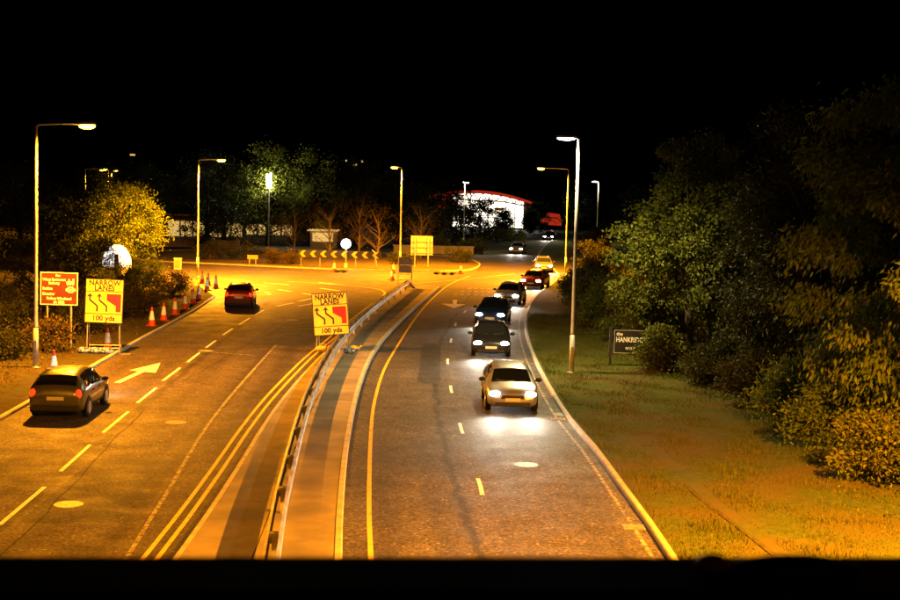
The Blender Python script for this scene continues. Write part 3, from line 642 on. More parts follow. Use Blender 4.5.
RS = [(11.3, 36.5, 1.6, 1.9, 'leaf_green', 'shrub at hedge foot nearest the camera on the right'), (11.4, 41, 1.5, 2.2, 'leaf_gold', 'shrub with golden leaves under the large drooping tree'), (11.2, 45.5, 1.4, 2.3, 'leaf_gold', 'second golden shrub under the large drooping tree'),
      (11, 50, 1.5, 2.3, 'leaf_dark', 'dark shrub at the hedge foot below the dark tree'), (10.6, 54.5, 1.4, 2.1, 'leaf_dark', 'dark shrub right of the pub sign at the hedge foot'), (8.75, 58.8, .85, 2.1, 'leaf_green', 'shrub partly covering the pub sign on its right'),
      (9.4, 65, 1.4, 2.8, 'leaf_green', 'shrub right behind the pub sign'), (8.8, 70, 1.5, 3.1, 'leaf_green', 'bright shrub left of the pub sign, behind white lamp'), (8.6, 76, 1.6, 3.2, 'leaf_green', 'shrub further back behind the white lamp'),
      (8.4, 83, 1.7, 3.2, 'leaf_green', 'hedge shrub halfway between white lamp and the roundabout'), (8.7, 91, 1.8, 3.0, 'leaf_green', 'hedge shrub before the road bends, dark green'), (9.6, 100, 1.9, 2.8, 'leaf_green', 'hedge shrub at the inside of the bend'),
      (11.2, 110, 2.0, 2.8, 'leaf_dark', 'hedge shrub at the end of right hedge near orange lamp'), (12.8, 120, 2.0, 3.0, 'leaf_dark', 'shrub right of the orange lamp by the far road'), (14, 140, 2.6, 3.4, 'leaf_dark', 'shrub beside the far road beyond the orange lamp'), (17, 165, 3, 3.6, 'leaf_dark', 'shrub beside the far road below the red sign'),
      (21.5, 200, 3.2, 4.0, 'leaf_dark', 'farthest shrub on the right of the far road')]
for i, (x, y, r, h, lf, lb) in enumerate(RS): shrub(lb, (x, y, .12), r, h, lf, 9000 if y < 80 else 5000, .14 if y < 80 else .18, .07 if y < 80 else .1, .25, 20 + i % 7, 36, .28, G2, 'hedge_shrub')
# left: dark trees at the edge, rounded tree, low shrubs
G3 = 'trees on the left bank'
tree('dim orange leaved tree at the left edge, nearest one', (-22.5, 57), 8.2, 3.2, 'leaf_orange', 15000, .16, .07, .3, 31, .18, .02, 80, .5, group=G3)
tree('tree behind the tall lamp at the left edge, dark', (-25.5, 68), 9.5, 3.6, 'leaf_dark', 14000, .17, .075, .3, 32, .2, .03, 80, .5, group=G3)
tree('dark tree behind the brown sign', (-24.5, 84), 7.5, 3.4, 'leaf_dark', 13000, .17, .075, .3, 33, .2, .03, 80, .5, group=G3)
tree('rounded golden tree lit from above, left of the second lamp', (-28.0, 118), 7.8, 3.9, 'leaf_gold', 20000, .2, .09, .3, 34, .2, .02, 110, .5, group=G3)
tree('golden tree left of the rounded one, behind the white dome', (-33, 120), 6.6, 3.4, 'leaf_gold', 14000, .2, .09, .3, 35, .2, .02, 80, .5, group=G3)
tree('tree behind second lamp on the left', (-30, 172), 10.5, 4.6, 'leaf_dark', 12000, .26, .12, .3, 36, .25, .05, 80, .6, group=G3)
LS = [(-18.2, 47, 1.5, 1.4, 'leaf_orange', 'low shrub nearest the camera on left bank'), (-19.8, 52, 1.8, 2.0, 'leaf_orange', 'low shrub left of the near lamp post'), (-18.4, 57.5, 1.3, 1.3, 'leaf_dark', 'low shrub right behind the near lamp post'),
      (-17.4, 60.5, 1.15, 1.6, 'leaf_orange', 'rounded shrub in front of the brown sign posts'), (-20.5, 64, 1.8, 2.4, 'leaf_dark', 'shrub behind the brown sign on its left'), (-17.8, 68, 1.6, 1.8, 'leaf_dark', 'dark shrub behind the yellow verge sign'),
      (-19, 75, 2, 2.4, 'leaf_dark', 'dark shrub in the middle of the left bank'), (-17.9, 81, 1.6, 1.5, 'leaf_orange', 'low shrub behind the first row cones'), (-19.5, 87, 2.0, 2.2, 'leaf_gold', 'golden spreading shrub at the left bend'), (-18.7, 94, 1.7, 1.7, 'leaf_orange', 'low shrub at the verge corner by the cones'),
      (-22.5, 96, 2.2, 2.8, 'leaf_gold', 'golden shrub behind the left bend'), (-22.3, 103, 1.8, 2.0, 'leaf_gold', 'golden shrub nearest the second lamp post'), (-27, 103, 2.2, 1.9, 'leaf_gold', 'golden shrub left of the white dome base'), (-23.5, 78, 2.2, 3, 'leaf_dark', 'dark shrub behind the left bank'), (-22.5, 70, 2, 2.2, 'leaf_dark', 'dark shrub left behind the brown sign')]
for i, (x, y, r, h, lf, lb) in enumerate(LS): shrub(lb, (x, y, .11), r, h, lf, 4200, .13, .06, .1, 40 + i % 6, 34, .26, 'shrubs on the left bank', 'bank_shrub')
# island and beyond: thin bare trees, dark conifers, far tree belt
G4 = 'thin trees on the roundabout island'
for i, (x, y, h, lb) in enumerate([(-13.2, 152, 6.4, 'leftmost'), (-10.2, 154, 7, 'second from the left'), (-7.9, 151, 5.8, 'third from the left'), (-17.5, 156, 6, 'farthest left, set back'), (-3.4, 155, 6.6, 'rightmost, behind the short armed lamp')]):
    tree(lb + ' thin sparsely leaved tree on the roundabout island', (x, y, .1), h, 2.2, 'leaf_orange', 1500, .16, .07, .2, 50 + i, .1, .25, 46, .5, 'birch', G4)
for i, (x, y, r, h, lb) in enumerate([(-17.5, 137.5, 1.3, 1.5, 'clipped round shrub on island, left of the chevrons'), (-15.6, 136.5, 1.2, 1.4, 'clipped round shrub on island, next to the chevrons'), (-24.5, 142, 2.6, 1.8, 'wide dark shrub at left end of the island'), (-21, 143, 2.2, 1.9, 'wide dark shrub on island behind the small yellow sign'), (-5, 141.5, 1.6, 1.2, 'low shrub on island under the right chevron'), (1, 148, 2.0, 1.6, 'low shrub at right end of the island')]):
    shrub(lb, (x, y, .1), r, h, 'leaf_orange' if i < 2 else 'leaf_dark', 2600, .16, .08, 0, 60 + i, 30, .25, 'shrubs on the island', 'island_shrub')
G5 = 'dark trees behind the roundabout'
FT = [(-40, 178, 10.5, 4.6, 'leaf_dark'), (-30.5, 188, 12, 4.8, 'leaf_dark'), (-24, 183, 13.0, 4.2, 'leaf_green'), (-18.5, 184, 12.2, 4.4, 'leaf_green'), (-13, 190, 12, 4.8, 'leaf_dark'), (-7, 186, 10.5, 4.4, 'leaf_dark'), (-1.5, 195, 9.5, 4.2, 'leaf_dark'), (-47, 190, 11, 5, 'leaf_dark'), (-57, 185, 10, 5, 'leaf_dark'), (-68, 195, 12, 5.5, 'leaf_dark')]
ON = ['left of the second lamp', 'behind the low shop', 'beside the tube floodlight, left one', 'beside the tube floodlight, right one', 'behind the left chevrons', 'behind the right chevrons', 'behind the large sign seen from behind', 'below the far lamp pair', 'left of the far lamp pair', 'farthest left of the dark row']
for i, (x, y, h, r, lf) in enumerate(FT): tree('tall dark tree ' + ON[i], (x, y, -.05), h, r, lf, 9000, .34, .15, .5, 70 + i, .25, .02, 90, .7, group=G5)
for i, (x, y, h, r, lb) in enumerate([(1.5, 235, 8.0, 3.0, 'leafy tree in front of left end of the arched building'), (5.0, 243, 7.2, 2.4, 'tree in front of the glass front, second from the left'), (9.6, 262, 4.6, 1.5, 'small dark tree silhouetted against the lit glass front'), (15.2, 272, 4.5, 1.4, 'small dark tree at right end of the lit glass front'), (17.5, 280, 6, 2, 'tree right of the arched building by the red sign'), (26, 285, 9, 4, 'dark tree behind the red sign'), (34, 260, 9.5, 5, 'dark tree far right beyond the far road')]):
    tree(lb, (x, y, -.05), h, r, 'leaf_dark', 4500, .34, .16, .3, 90 + i, .18, .05, 50, .45, group='trees by the arched building')
for i, (x, y, r, h, lb) in enumerate([(-4.5, 205, 3.2, 2.6, 'left end'), (-.5, 205, 3, 2.8, 'second from left'), (3.2, 208, 2.8, 2.6, 'third from left'), (6.8, 214, 3.0, 2.7, 'fourth from left'), (9.5, 222, 2.8, 2.4, 'right end by the far road'), (-1.5, 172, 2.2, 2.3, 'front row left'), (2.5, 174, 1.9, 2.1, 'front row right')]):
    shrub('green hedge bush below the arched building, ' + lb, (x, y, -.04), r, h, 'leaf_green', 3200, .24, .12, 0, 100 + i % 4, 34, .35, 'hedge below the arched building', 'hedge_bush')

# grass blades on the right verge (uncountable) and left bank litter
rg = np.random.default_rng(3); n = 130000
yy = 26 + 60 * rg.random(n) ** 1.5; kx = np.interp(yy, [p[1] for p in KERB_RR], [p[0] for p in KERB_RR]) + .2
wv = np.interp(yy, [26, 36, 60, 86], [8.2, 7.8, 6.0, 4.0]); xx = kx + rg.random(n) * wv
keep = (np.abs(xx - np.interp(yy, [25, 29.5, 33, 36.5, 40], [7.3, 6.85, 6.5, 6.25, 6.1])) > .2) | (yy > 40.5)
cl = np.sin(xx * 2.1 + np.sin(yy * 1.3) * 2) * np.sin(yy * 1.7 + xx) ; keep &= rg.random(n) < (.55 + .45 * cl)
xx = xx[keep]; yy = yy[keep]; n = len(xx)
h = rg.uniform(.03, .1, n) * np.clip(1 + .9 * np.sin(xx * 1.9 + yy * .4) * np.sin(yy * 1.1 - xx * .6), .35, 2) * (1 + 1.0 * np.exp(-((xx - np.interp(yy, [p[1] for p in KERB_RR], [p[0] for p in KERB_RR]) - .2) / .12) ** 2)); an = rg.uniform(0, 6.28, n); wd = rg.uniform(.006, .014, n)
v = np.zeros((n, 3, 3)); v[:, 0] = np.c_[xx - np.cos(an) * wd, yy - np.sin(an) * wd, np.full(n, .118)]; v[:, 1] = np.c_[xx + np.cos(an) * wd, yy + np.sin(an) * wd, np.full(n, .118)]
v[:, 2] = np.c_[xx + rg.normal(0, .035, n), yy + rg.normal(0, .035, n), .12 + h]
me = bpy.data.meshes.new('grass'); me.vertices.add(3 * n); me.vertices.foreach_set('co', v.ravel()); me.loops.add(3 * n); me.loops.foreach_set('vertex_index', np.arange(3 * n, dtype=np.int32))
me.polygons.add(n); me.polygons.foreach_set('loop_start', np.arange(0, 3 * n, 3, dtype=np.int32)); me.polygons.foreach_set('loop_total', np.full(n, 3, dtype=np.int32)); me.update()
g = link('grass', me, M['grass_blade'], kind='stuff'); tag(g, 'short mown grass covering the right hand verge', 'grass')
me = leaf_mesh('ground_cover', 15000, [(random.uniform(-23, -15.4) - max(0, (yy_ - 80) * .12), yy_, .12) for yy_ in [random.uniform(38, 98) for _ in range(900)]], .35, .12, .05, -.2, 5)
g = link('ground_cover', me, M['leaf_orange'], kind='stuff'); tag(g, 'low ground cover and fallen leaves on the left bank', 'ground cover')
me = leaf_mesh('ground_cover', 9000, [(interp([(10.6, 28), (10.6, 44), (9.8, 53), (8.8, 59), (7.8, 75), (7.4, 95)], yy_) + random.uniform(-.5, 3), yy_, .14) for yy_ in [random.uniform(28, 95) for _ in range(500)]], .3, .12, .05, -.2, 6)
g = link('ground_cover', me, M['leaf_gold'], kind='stuff'); tag(g, 'ivy and fallen leaves along the foot of right hedge', 'ground cover')

# ------------------------------------------------------------------ buildings far behind
M['red_roof'] = mat('red_painted_steel', (.5, .02, .012), .5); M['red_glow'] = mat('red_sign_and_painted_glow', (.6, .02, .015), .4, emit=(.9, .05, .015), estr=.05)  # red glow: lit signs, plus light painted onto roof fascia and struts
M['glass_lit'] = mat('lit_glazing', (.9, .9, .88), .3, emit=(1, .88, .66), estr=.5); M['mullion'] = mat('dark_mullion', (.06, .05, .045), .5)
M['wall'] = noise_mat('pale_render', (.45, .4, .33), (.55, .5, .42), 1, .8, 6); M['white_wall'] = noise_mat('white_wall', (.7, .68, .64), (.8, .78, .74), 1, .8, 6)
M['window_and_awning_glow'] = mat('window_and_awning_glow', (.9, .8, .5), .4, emit=(1, .6, .16), estr=.09); M['white_painted_glow'] = mat('white_shell_painted_glow', (.9, .9, .88), .6, emit=(1, .97, .95), estr=.13)  # awning and white shell glow in place of light falling on them
t = thing('arched_building', 'brightly lit glass fronted building under a red arched roof', 'building', (5.5, 300, -.06), 0)
X0, X1 = -11.4, 11.4
def arch(x): return 7.6 - 2.0 * ((x + .5) / 11.4) ** 2 * (1.0 if x > 0 else .9)
rf = MB(); n = 24; P = []
for i in range(n + 1):
    x = X0 + (X1 - X0) * i / n; P.append((x, arch(x)))
rf.prism([(x, z + .35) for x, z in P] + [(x, z) for x, z in reversed(P)], lambda a, b, d: (a, -1.6 + d, b), 22).build('roof', M['red_roof'], t)
MB().prism([(x, z + .55) for x, z in P] + [(x, z + .1) for x, z in reversed(P)], lambda a, b, d: (a, -1.85 + d, b), .2).build('fascia', M['red_glow'], t)  # light on the roof edge put in as glow
lc = [(x, z - .75 - .9 * (1 - abs(x) / 11.4)) for x, z in P]
mb = MB(); mb.tube([(x, -1.2, z) for x, z in lc[5:]], .16, 6); mb.build('lower_chord', M['mullion'], t)
for i in range(5, n, 1):
    a, b = (P[i], lc[i + 1]) if i % 2 else (lc[i], P[i + 1])
    MB().tube([(a[0], -1.2, a[1]), (b[0], -1.2, b[1])], .11, 5).build('truss_brace', M['mullion'], t)
for k, x in enumerate((-9.4, -8.0, -6.6)): MB().tube([(x, -1.3, arch(x)), (x + 2.0, -.3, 3.4)], .15, 6).build('roof_strut', M['red_glow'], t); MB().tube([(x + 2.4, -1.3, arch(x + 2.4)), (x + 2, -.3, 3.4)], .13, 6).build('roof_strut', M['red_glow'], t)  # struts are no lamps; the light on them is put into their material
xs = [-5.4 + 1.9 * i for i in range(9)]
for i in range(8):
    for (z0, z1f) in ((0.4, 2.3), (2.4, 4.3), (4.4, None)):
        a, b = xs[i] + .05, xs[i + 1] - .05
        za, zb = (z1f, z1f) if z1f else (arch(a) - .1, arch(b) - .1)
        if a > 8.5: pass
        MB().prism([(a, z0), (b, z0), (b, zb), (a, za)], lambda p, q, d: (p, 0 + d, q), .05).build('pane', M['glass_lit'], t)
for x in xs: MB().box(x - .09, x + .09, -.12, .1, .39, arch(x) - .02).build('mullion', M['mullion'], t)
for z in (2.35, 4.35): MB().box(xs[0], xs[-1], -.06, .08, z - .07, z + .07).build('transom', M['mullion'], t)
MB().box(-5.6, 10.2, -.1, 20, .0, .38).build('plinth', M['wall'], t); MB().box(-9.5, -5.5, .2, 20, 0, 3.6).build('side_wing', M['wall'], t); MB().box(9.9, 10.3, 0.12, 20, .39, arch(10) - .05).build('side_wall', M['wall'], t)
MB().box(-5.4, 9.8, 8, 8.3, .39, 5.6).build('back_wall', M['white_wall'], t)
MB().box(3.6, 5.4, -.25, -.1, 4.0, 4.6).build('banner', M['yellow_sign'], t)
ld = bpy.data.lights.new('interior_light', 'AREA'); ld.shape = 'RECTANGLE'; ld.size = 14; ld.size_y = 4; ld.energy = 500; ld.color = (1, .92, .8)
lo = bpy.data.objects.new('interior_light', ld); COL.objects.link(lo); lo.parent = t; lo.location = (2, -.3, 3.2); lo.rotation_euler = (R(90), 0, R(180)); lo.rotation_euler = (R(-90), 0, 0)
# red lit sign
t = thing('red_sign', 'red illuminated sign with white arch right of the glass building', 'sign', (20.8, 292, -.06), 0)
MB().prism([(-2.2, 1.4), (2.0, 1.2), (2.0, 2.4), (1.6, 3.6), (-.9, 3.9), (-1.2, 3.2), (-2.4, 3.0)], lambda a, b, d: (a, d, b), .3).build('face', M['red_glow'], t)
a = MB(); a.tube([(-1.0 + i * .2, -.04, 1.5 + .8 * math.sin(math.pi * i / 10)) for i in range(11)], .08, 5).build('arch_mark', M['sign_cream'], t)
MB().box(-1.0, 1.2, -.03, 0.0, 2.7, 2.95).build('white_band', M['sign_cream'], t)
for s in (-1.4, 1.4): MB().tube([(s, .15, 0), (s, .15, 1.5)], .1, 6).build('post', M['dark_steel'], t)
t = thing('red_sign', 'small red and orange sign left of the arched building', 'sign', (-8.6, 240, -.06), 0)
MB().box(-.7, .7, 0, .1, 3.4, 4.2).build('face', M['red_glow'], t); MB().tube([(0, .05, 0), (0, .05, 3.5)], .08, 6).build('post', M['dark_steel'], t)
# low white wall behind the island
t = thing('low_wall', 'long low white wall right behind the direction sign', 'wall', (-2.5, 170, -.0), R(0))
MB().box(-4.5, 5.2, 0, .3, 0, .85).build('wall_body', M['white_wall'], t); MB().box(-4.6, 5.3, -.05, .35, .86, .98).build('coping', M['white_wall'], t)
# low shop left
t = thing('shop_building', 'low lit shop with red fascia beyond the roundabout on left', 'building', (-34.5, 196, -.06), R(6))
MB().box(-5.5, 5.5, 1.5, 9, 0, 3.0).build('wall', M['wall'], t); MB().box(-6.2, 6.2, -.6, 9.4, 3.02, 3.4).build('roof', M['mullion'], t); MB().box(-6.1, 6.1, -.75, -.62, 2.9, 3.35).build('fascia', M['red_roof'], t)
for i in range(6): MB().box(-5.2 + i * 1.75, -3.7 + i * 1.75, 1.42, 1.49, .5, 2.6).build('window', M['window_and_awning_glow'], t)
for i in range(5): MB().tube([(-5.4 + i * 2.7, -.4, 0), (-5.4 + i * 2.7, -.4, 3.0)], .09, 6).build('column', M['wall'], t)
t = thing('shop_building', 'lower lit kiosk right of the shop with red fascia', 'building', (-25.6, 199, -.06), R(3))
MB().box(-3.8, 3.2, .5, 6, 0, 2.5).build('wall', M['wall'], t); MB().box(-4.2, 3.6, -.3, 6.2, 2.52, 2.8).build('roof', M['mullion'], t)
for i in range(4): MB().box(-3.6 + i * 1.7, -2.2 + i * 1.7, .43, .49, .9, 2.3).build('window', M['window_and_awning_glow'], t)
t = thing('kiosk', 'small lit kiosk with awning given a painted glow behind the island shrubs', 'building', (-16.4, 178, -.06), 0)
MB().box(-1.6, 1.6, .4, 3, 0, 2.2).build('wall', M['wall'], t); MB().box(-1.9, 1.9, -.5, 3.2, 2.22, 2.4).build('awning', M['window_and_awning_glow'], t); MB().box(-1.3, 1.3, .32, .39, .9, 2.0).build('window', M['window_and_awning_glow'], t)  # awning shares the window glow, painted light rather than a lamp
t = thing('boundary_wall', 'long low tan wall on the left beyond the roundabout', 'wall', (-38, 172, -.06), R(-2))
MB().box(-9, 12, 0, .3, 0, 1.0).build('wall_body', M['wall'], t)
for i in range(8): MB().box(-9.1 + i * 2.95, -8.8 + i * 2.95, -.06, .36, 0, 1.25).build('pier', M['wall'], t)
# small yellow sign on two legs at left of the island
t = thing('low_sign', 'small low yellow board on two legs at left of island', 'sign', (-19.2, 135.4, .1), R(3))
MB().box(-.5, .5, -.02, .02, .45, .85).build('panel', M['yellow_sign'], t)
for s in (-.3, .3): MB().box(s - .05, s + .05, -.02 + .041, .08, 0, .8).build('leg', M['galv_dull'], t)
# cabinet by the second lamp
t = thing('utility_cabinet', 'tan roadside cabinet beside the second lamp post on left', 'cabinet', (-24.4, 127.0 - 2, .0), 0)
MB().box(-.3, .3, -.2, .2, 0, .95).build('body', M['wall'], t); MB().box(-.33, .33, -.23, .23, .952, 1.02).build('lid', M['wall'], t); MB().box(-.26, .26, -.215, -.201, .1, .9).build('door', M['slab'], t)
# white dome standing for a gable; its floodlight is put into the shell's glow
t = thing('gable_dome', 'white domed pavilion standing for a gable, floodlight painted in as glow, half hidden behind shrubs on left', 'pavilion', (-26.4, 110.5, .1), R(10))
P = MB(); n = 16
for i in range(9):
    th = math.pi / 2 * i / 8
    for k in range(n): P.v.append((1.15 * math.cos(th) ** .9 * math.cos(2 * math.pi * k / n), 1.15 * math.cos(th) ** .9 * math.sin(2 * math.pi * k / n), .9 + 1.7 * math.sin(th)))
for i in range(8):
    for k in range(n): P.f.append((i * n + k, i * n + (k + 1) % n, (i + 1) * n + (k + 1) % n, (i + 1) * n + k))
P.build('shell', M['white_painted_glow'], t, True); MB().tube([(0, 0, 0), (0, 0, .93)], [1.12, 1.12], 16).build('base', M['white_wall'], t)
MB().box(-.12, .2, -1.2, -.9, 0, 1.9).build('door', M['black'], t)
# tube floodlight
t = thing('tube_floodlight', 'pole with two upright glowing white tubes among the trees', 'floodlight', (-23.4, 179.2, -.05), 0)
MB().tube([(0, 0, 0), (0, 0, 7.6)], [.1, .06], 8).build('pole', M['post'], t)
MB().tube([(-.25, -.08, 7.9), (-.25, -.08, 9.3)], .09, 8).build('tube', M['led_glow'], t); MB().tube([(.2, -.08, 7.6), (.2, -.08, 9.4)], .11, 8).build('tube', M['led_glow'], t)
MB().box(-.4, .4, 0, .08, 7.5, 7.7).build('bracket', M['lantern'], t); MB().box(-.3, -.2, 0, .06, 7.7, 9).build('bracket', M['lantern'], t); MB().box(.15, .25, 0.0, .06, 7.7, 9).build('bracket', M['lantern'], t)
ld = bpy.data.lights.new('tube_light', 'POINT'); ld.energy = 190; ld.color = (1, .95, .42); ld.shadow_soft_size = .3
lo = bpy.data.objects.new('tube_light', ld); COL.objects.link(lo); lo.parent = t; lo.location = (0, -.5, 8.4)
# far hillside houses with a lit window each
for i, (x, y, z, lb) in enumerate([(-137, 600, 14, 'far dark house on the hillside at left with a lit window'), (-42, 600, 12, 'far dark house on hillside in the middle with lit windows')]):
    t = thing('house', lb, 'house', (x, y, -.06), 0, 'houses on the far hillside')
    MB().box(-5, 5, 0, 8, 0, z + 9).build('wall', M['black'], t)
    MB().prism([(-5.4, z + 9.02), (5.4, z + 9.02), (0, z + 12)], lambda a, b, d: (a, -.3 + d, b), 8.6).build('roof', M['black'], t)
    MB().box(-1, 1.2, -.06, -.01, z + 6, z + 6.8).build('window', M['window_and_awning_glow'], t)
    if i: MB().box(2.6, 3.4, -.06, -.01, z + 7.6, z + 8.4).build('window', M['window_and_awning_glow'], t); MB().box(-4, -3.4, -.06, -.01, z + 7.8, z + 8.5).build('window', M['window_and_awning_glow'], t)

# ------------------------------------------------------------------ cars (their head and tail lamps light the carriageways)
M['car_silver'] = mat('silver_car_paint', (.45, .46, .47), .32, .6); M['car_blue'] = mat('blue_car_paint', (.02, .05, .16), .3, .3); M['car_red'] = mat('red_car_paint', (.28, .015, .012), .3, .2)
M['car_white'] = mat('white_car_paint', (.75, .75, .73), .3); M['car_black'] = mat('black_car_paint', (.015, .015, .017), .25, .2); M['car_grey'] = mat('grey_car_paint', (.12, .12, .13), .32, .4)
for k_ in list(M):
    if k_.startswith('car_'): M[k_].node_tree.nodes['Principled BSDF'].inputs['Coat Weight'].default_value = .7
M['car_glass'] = mat('car_glass', (.01, .012, .014), .06, 0, .8); M['tyre'] = mat('tyre_rubber', (.012, .012, .012), .8); M['rim'] = mat('alloy_rim', (.5, .5, .5), .35, .8); M['trim'] = mat('black_plastic_trim', (.015, .015, .015), .6)
M['head'] = mat('headlamp_glow', (1, 1, 1), .3, emit=(1, .94, .82), estr=18); M['tail'] = mat('tail_lamp_glow', (.2, .01, .005), .3, emit=(1, .02, .002), estr=.55); M['plate'] = mat('number_plate', (.75, .74, .7), .5)
M['indicator'] = mat('amber_lens', (.8, .25, .02), .3)
ST = [(-2.06, .36, .72, .78, .70, .60), (-2.0, .26, .84, .98, .80, .66), (-1.86, .22, .92, 1.2, .84, .62), (-1.5, .2, .93, 1.4, .86, .59), (-.9, .18, .92, 1.47, .87, .58), (-.2, .18, .91, 1.48, .87, .58), (.3, .18, .9, 1.43, .87, .575), (.52, .18, .9, 1.37, .87, .57),
      (1.16, .18, .9, .97, .87, .7), (1.55, .2, .85, .91, .86, .66), (1.85, .2, .77, .82, .83, .6), (2.02, .24, .66, .71, .77, .54), (2.1, .32, .52, .56, .68, .46)]
def ringpts(s):
    y, zb, zl, zt, w1, w2 = s
    h = [(0, zb), (.8 * w1, zb), (w1 * .98, zb + .1), (w1 * 1.02, (zb + zl) / 2), (w1, zl), ((w1 + w2) / 2 + .03, (zl + zt) / 2), (w2, zt - .03), (w2 * .6, zt), (0, zt + .012)]
    return [Vector((a, y, b)) for a, b in h] + [Vector((-a, y, b)) for a, b in reversed(h[1:-1])]
def make_car():
    t = thing('car', '', 'car')
    rs = [ringpts(s) for s in ST]; n = len(rs[0]); mb = MB()
    for r in rs: mb.v += [tuple(p) for p in r]
    for i in range(len(rs) - 1):
        for k in range(n): mb.f.append((i * n + k, i * n + (k + 1) % n, (i + 1) * n + (k + 1) % n, (i + 1) * n + k))
    mb.f += [tuple(range(n)), tuple((len(rs) - 1) * n + k for k in range(n))]
    mb.build('body', M['car_silver'], t, True)
    # glazing, set just proud of the shell
    def pane(name, quads, offv):
        m2 = MB()
        for qd in quads: m2.q([p + offv for p in qd], [(0, 1, 2, 3)])
        m2.build(name, M['car_glass'], t)
    for s, ix in ((1, (4, 6)), (-1, (12, 10))):
        for (i0, i1) in ((3, 4), (4, 5), (5, 7)):
            A, B = rs[i0], rs[i1]; l = lambda p, q, f: p.lerp(q, f)
            mid = 5 if s == 1 else 11
            a0, a1, a2 = l(A[ix[0]], A[mid], .18), A[mid], l(A[mid], A[ix[1]], .85); b0, b1, b2 = l(B[ix[0]], B[mid], .18), B[mid], l(B[mid], B[ix[1]], .85)
            e0, e1 = .05, .95
            pane('side_window', [(l(a0, b0, e0), l(a0, b0, e1), l(a1, b1, e1), l(a1, b1, e0)), (l(a1, b1, e0), l(a1, b1, e1), l(a2, b2, e1), l(a2, b2, e0))], Vector((.012 * s, 0, .004)))
    def across(A, B, f0, f1, off_):
        ks = [6, 7, 8, 9, 10]; pts0 = [A[k].lerp(B[k], f0) for k in ks]; pts1 = [A[k].lerp(B[k], f1) for k in ks]
        return [(pts0[i], pts0[i + 1], pts1[i + 1], pts1[i]) for i in range(4)], off_
    q, o_ = across(rs[7], rs[8], .06, .95, 0); pane('windscreen', q, Vector((0, .008, .012)))
    q, o_ = across(rs[1], rs[2], .45, .98, 0); q2, _ = across(rs[2], rs[3], .0, .75, 0); pane('rear_window', q + q2, Vector((0, -.012, .01)))
    def ring_at(y):
        for i in range(len(ST) - 1):
            if ST[i][0] <= y <= ST[i + 1][0]:
                f = (y - ST[i][0]) / (ST[i + 1][0] - ST[i][0]); return [a.lerp(b, f) for a, b in zip(rs[i], rs[i + 1])]
    for s in (-1, 1):
        for y in (-.85, .02, .98):
            A, B = ring_at(y), ring_at(y + .018); m2 = MB(); ks = (2, 3, 4) if s == 1 else (14, 13, 12)
            for a, b in zip(ks, ks[1:]): m2.q([A[a] + Vector((.005 * s, 0, 0)), B[a] + Vector((.005 * s, 0, 0)), B[b] + Vector((.005 * s, 0, 0)), A[b] + Vector((.005 * s, 0, 0))], [(0, 1, 2, 3)])
            m2.build('door_seam', M['trim'], t)
        for y in (-.72, .14): MB().box(s * .875 - .012, s * .875 + .018 * s + .012, y, y + .17, .775, .805).build('door_handle', M['trim'], t)
        MB().tube([(s * .12, 1.17, .985), (s * .12 + .42 * s, 1.06, 1.03)], .012, 5).build('wiper', M['trim'], t)
        MB().tube([(s * .8, 1.52, .872), (s * .52, 1.98, .73)], .008, 5).build('bonnet_seam', M['trim'], t)
    for s in (-1, 1):
        MB().ell((s * .6, 1.98, .645), (.2, .115, .105), 14, 8).build('headlight', M['head'], t, True)
        MB().ell((s * .71, -2.0, .82), (.1, .07, .15), 10, 8).build('tail_light', M['tail'], t, True)
        m_ = MB(); m_.ell((s * .99, .62, .98), (.11, .07, .08), 10, 6); m_.tube([(s * .86, .62, .93), (s * .95, .62, .95)], .025, 6); m_.build('mirror', M['trim'], t, True)
        for y in (1.3, -1.28):
            wh = bpy.data.objects.new('wheel', None); COL.objects.link(wh); wh.parent = t; wh.location = (s * .8, y, .31)
            MB().tube([(-.1, 0, 0), (-.08, 0, 0), (.08, 0, 0), (.1, 0, 0)], [.27, .31, .31, .27], 20).build('tyre', M['tyre'], wh, True)
            rm = MB().tube([(s * .1, 0, 0), (s * .108, 0, 0)], [.2, .19], 14); rm.build('rim', M['rim'], wh)
            MB().prism([(y + .39 * math.cos(a * .2618), max(.31 + .37 * math.sin(a * .2618), .17)) for a in range(24)], lambda a, b, d: (s * (.868 + d), a, b), .025).build('wheel_arch', M['trim'], t)
        MB().ell((s * .6, 2.03, .36), (.08, .05, .05), 8, 6).build('fog_lamp', M['indicator'], t, True)
    MB().prism([(-.42, .5), (.42, .5), (.36, .62), (-.36, .62)], lambda a, b, d: (a, 2.02 + d, b), .09).build('grille', M['trim'], t)
    MB().box(-.6, .6, 1.98, 2.13, .27, .38).build('lower_grille', M['trim'], t)
    MB().box(-.26, .26, 2.1, 2.15, .42, .53).build('number_plate', M['plate'], t); MB().box(-.26, .26, -2.1, -2.04, .62, .73).build('number_plate', M['plate'], t)
    MB().box(-.72, .72, -2.1, -1.95, .3, .46).build('bumper', M['trim'], t)
    for s in (-1, 1):
        ld = bpy.data.lights.new('headlight_beam', 'SPOT'); ld.energy = HEADP; ld.color = (1, .9, .72); ld.spot_size = R(95); ld.spot_blend = 1.0; ld.shadow_soft_size = .06
        lo = bpy.data.objects.new('headlight_beam', ld); COL.objects.link(lo); lo.parent = t; lo.location = (s * .6, 2.16, .62); lo.rotation_euler = (R(87), 0, 0)
    return t
HEADP = 75
car0 = make_car()
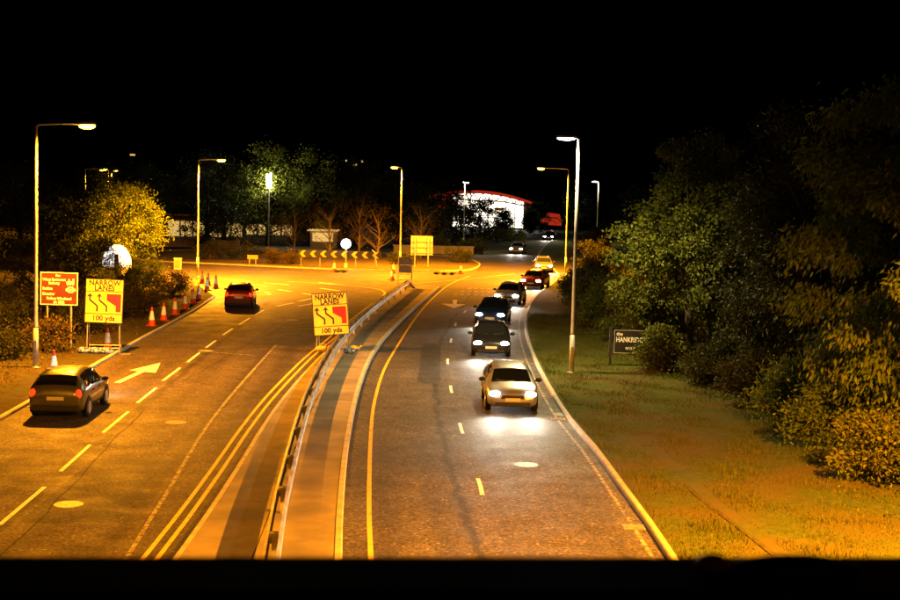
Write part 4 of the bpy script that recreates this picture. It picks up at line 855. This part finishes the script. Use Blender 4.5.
CARS = [(2.15, 49, 180 + 1.5, 'car_silver', 'silver hatchback with headlights on, nearest oncoming car on the right carriageway'),
        (1.95, 65, 180 - 1, 'car_black', 'dark hatchback second in the oncoming line on the right carriageway'),
        (2.5, 80, 180 - 7, 'car_blue', 'blue hatchback third in the oncoming line, entering the bend'),
        (4.1, 95, 180 - 10, 'car_white', 'white hatchback fourth in the oncoming line on the bend'),
        (6.8, 112, 180 - 14, 'car_red', 'red hatchback fifth in the oncoming line by the orange lamp'),
        (9.0, 136, 180 - 2, 'car_grey', 'grey hatchback leaving the far road past the orange lamp'),
        (8.4, 176, 180 - 10, 'car_silver', 'pale hatchback coming down the far road behind the roundabout'),
        (16.2, 232, 180 - 9, 'car_black', 'farthest dark hatchback coming down the far road'),
        (-12.35, 45.5, 2, 'car_grey', 'grey hatchback driving away with red tail lights, nearest on the left lane'),
        (-13.2, 88, 5, 'car_red', 'red hatchback driving away towards the roundabout on left lane')]
for i, (x, y, a, cm, lb) in enumerate(CARS):
    c = car0 if i == 0 else copy_tree(car0)
    c.location = (x, y, .0085); c.rotation_euler = (0, 0, R(a)); c['label'] = lb; c['category'] = 'car'; c['group'] = 'cars on the road'
    for ch in c.children:
        if ch.type == 'MESH' and ch.name.startswith('body'):
            ch.material_slots[0].link = 'OBJECT'; ch.material_slots[0].material = M[cm]

# ------------------------------------------------------------------ footbridge the picture is taken from
dk = MB().box(-30, 30, -2.2, 1.25, 5.2, 5.6); dk.build('footbridge_deck', M['dark_steel'], None, kind='structure')
t = thing('bridge_parapet', 'dark footbridge parapet rail across the bottom of the view', 'parapet', (0, 1.15, 5.59), 0); t.rotation_euler.y = R(-1.4)
MB().box(-6, 6, -.05, .05, 1.36, 1.493).build('top_rail', M['dark_steel'], t)
for i in range(9): MB().box(-6 + i * 1.5 - .03, -6 + i * 1.5 + .03, -.03, .03, 0, 1.36).build('post', M['dark_steel'], t)
for z in (.2, .6, 1.0): MB().box(-6, 6, -.02, .02, z - .02, z + .02).build('mid_rail', M['dark_steel'], t)
mb = MB(); mb.ell((.33, 0, 1.497), (.06, .025, .01), 12, 6); mb.build('cable_clip', M['dark_steel'], t, True)
MB().ell((.262, 0, 1.5), (.016, .02, .008), 10, 6).build('clip_end', M['cone_red'], t, True)  # orange light on the clip painted as its colour
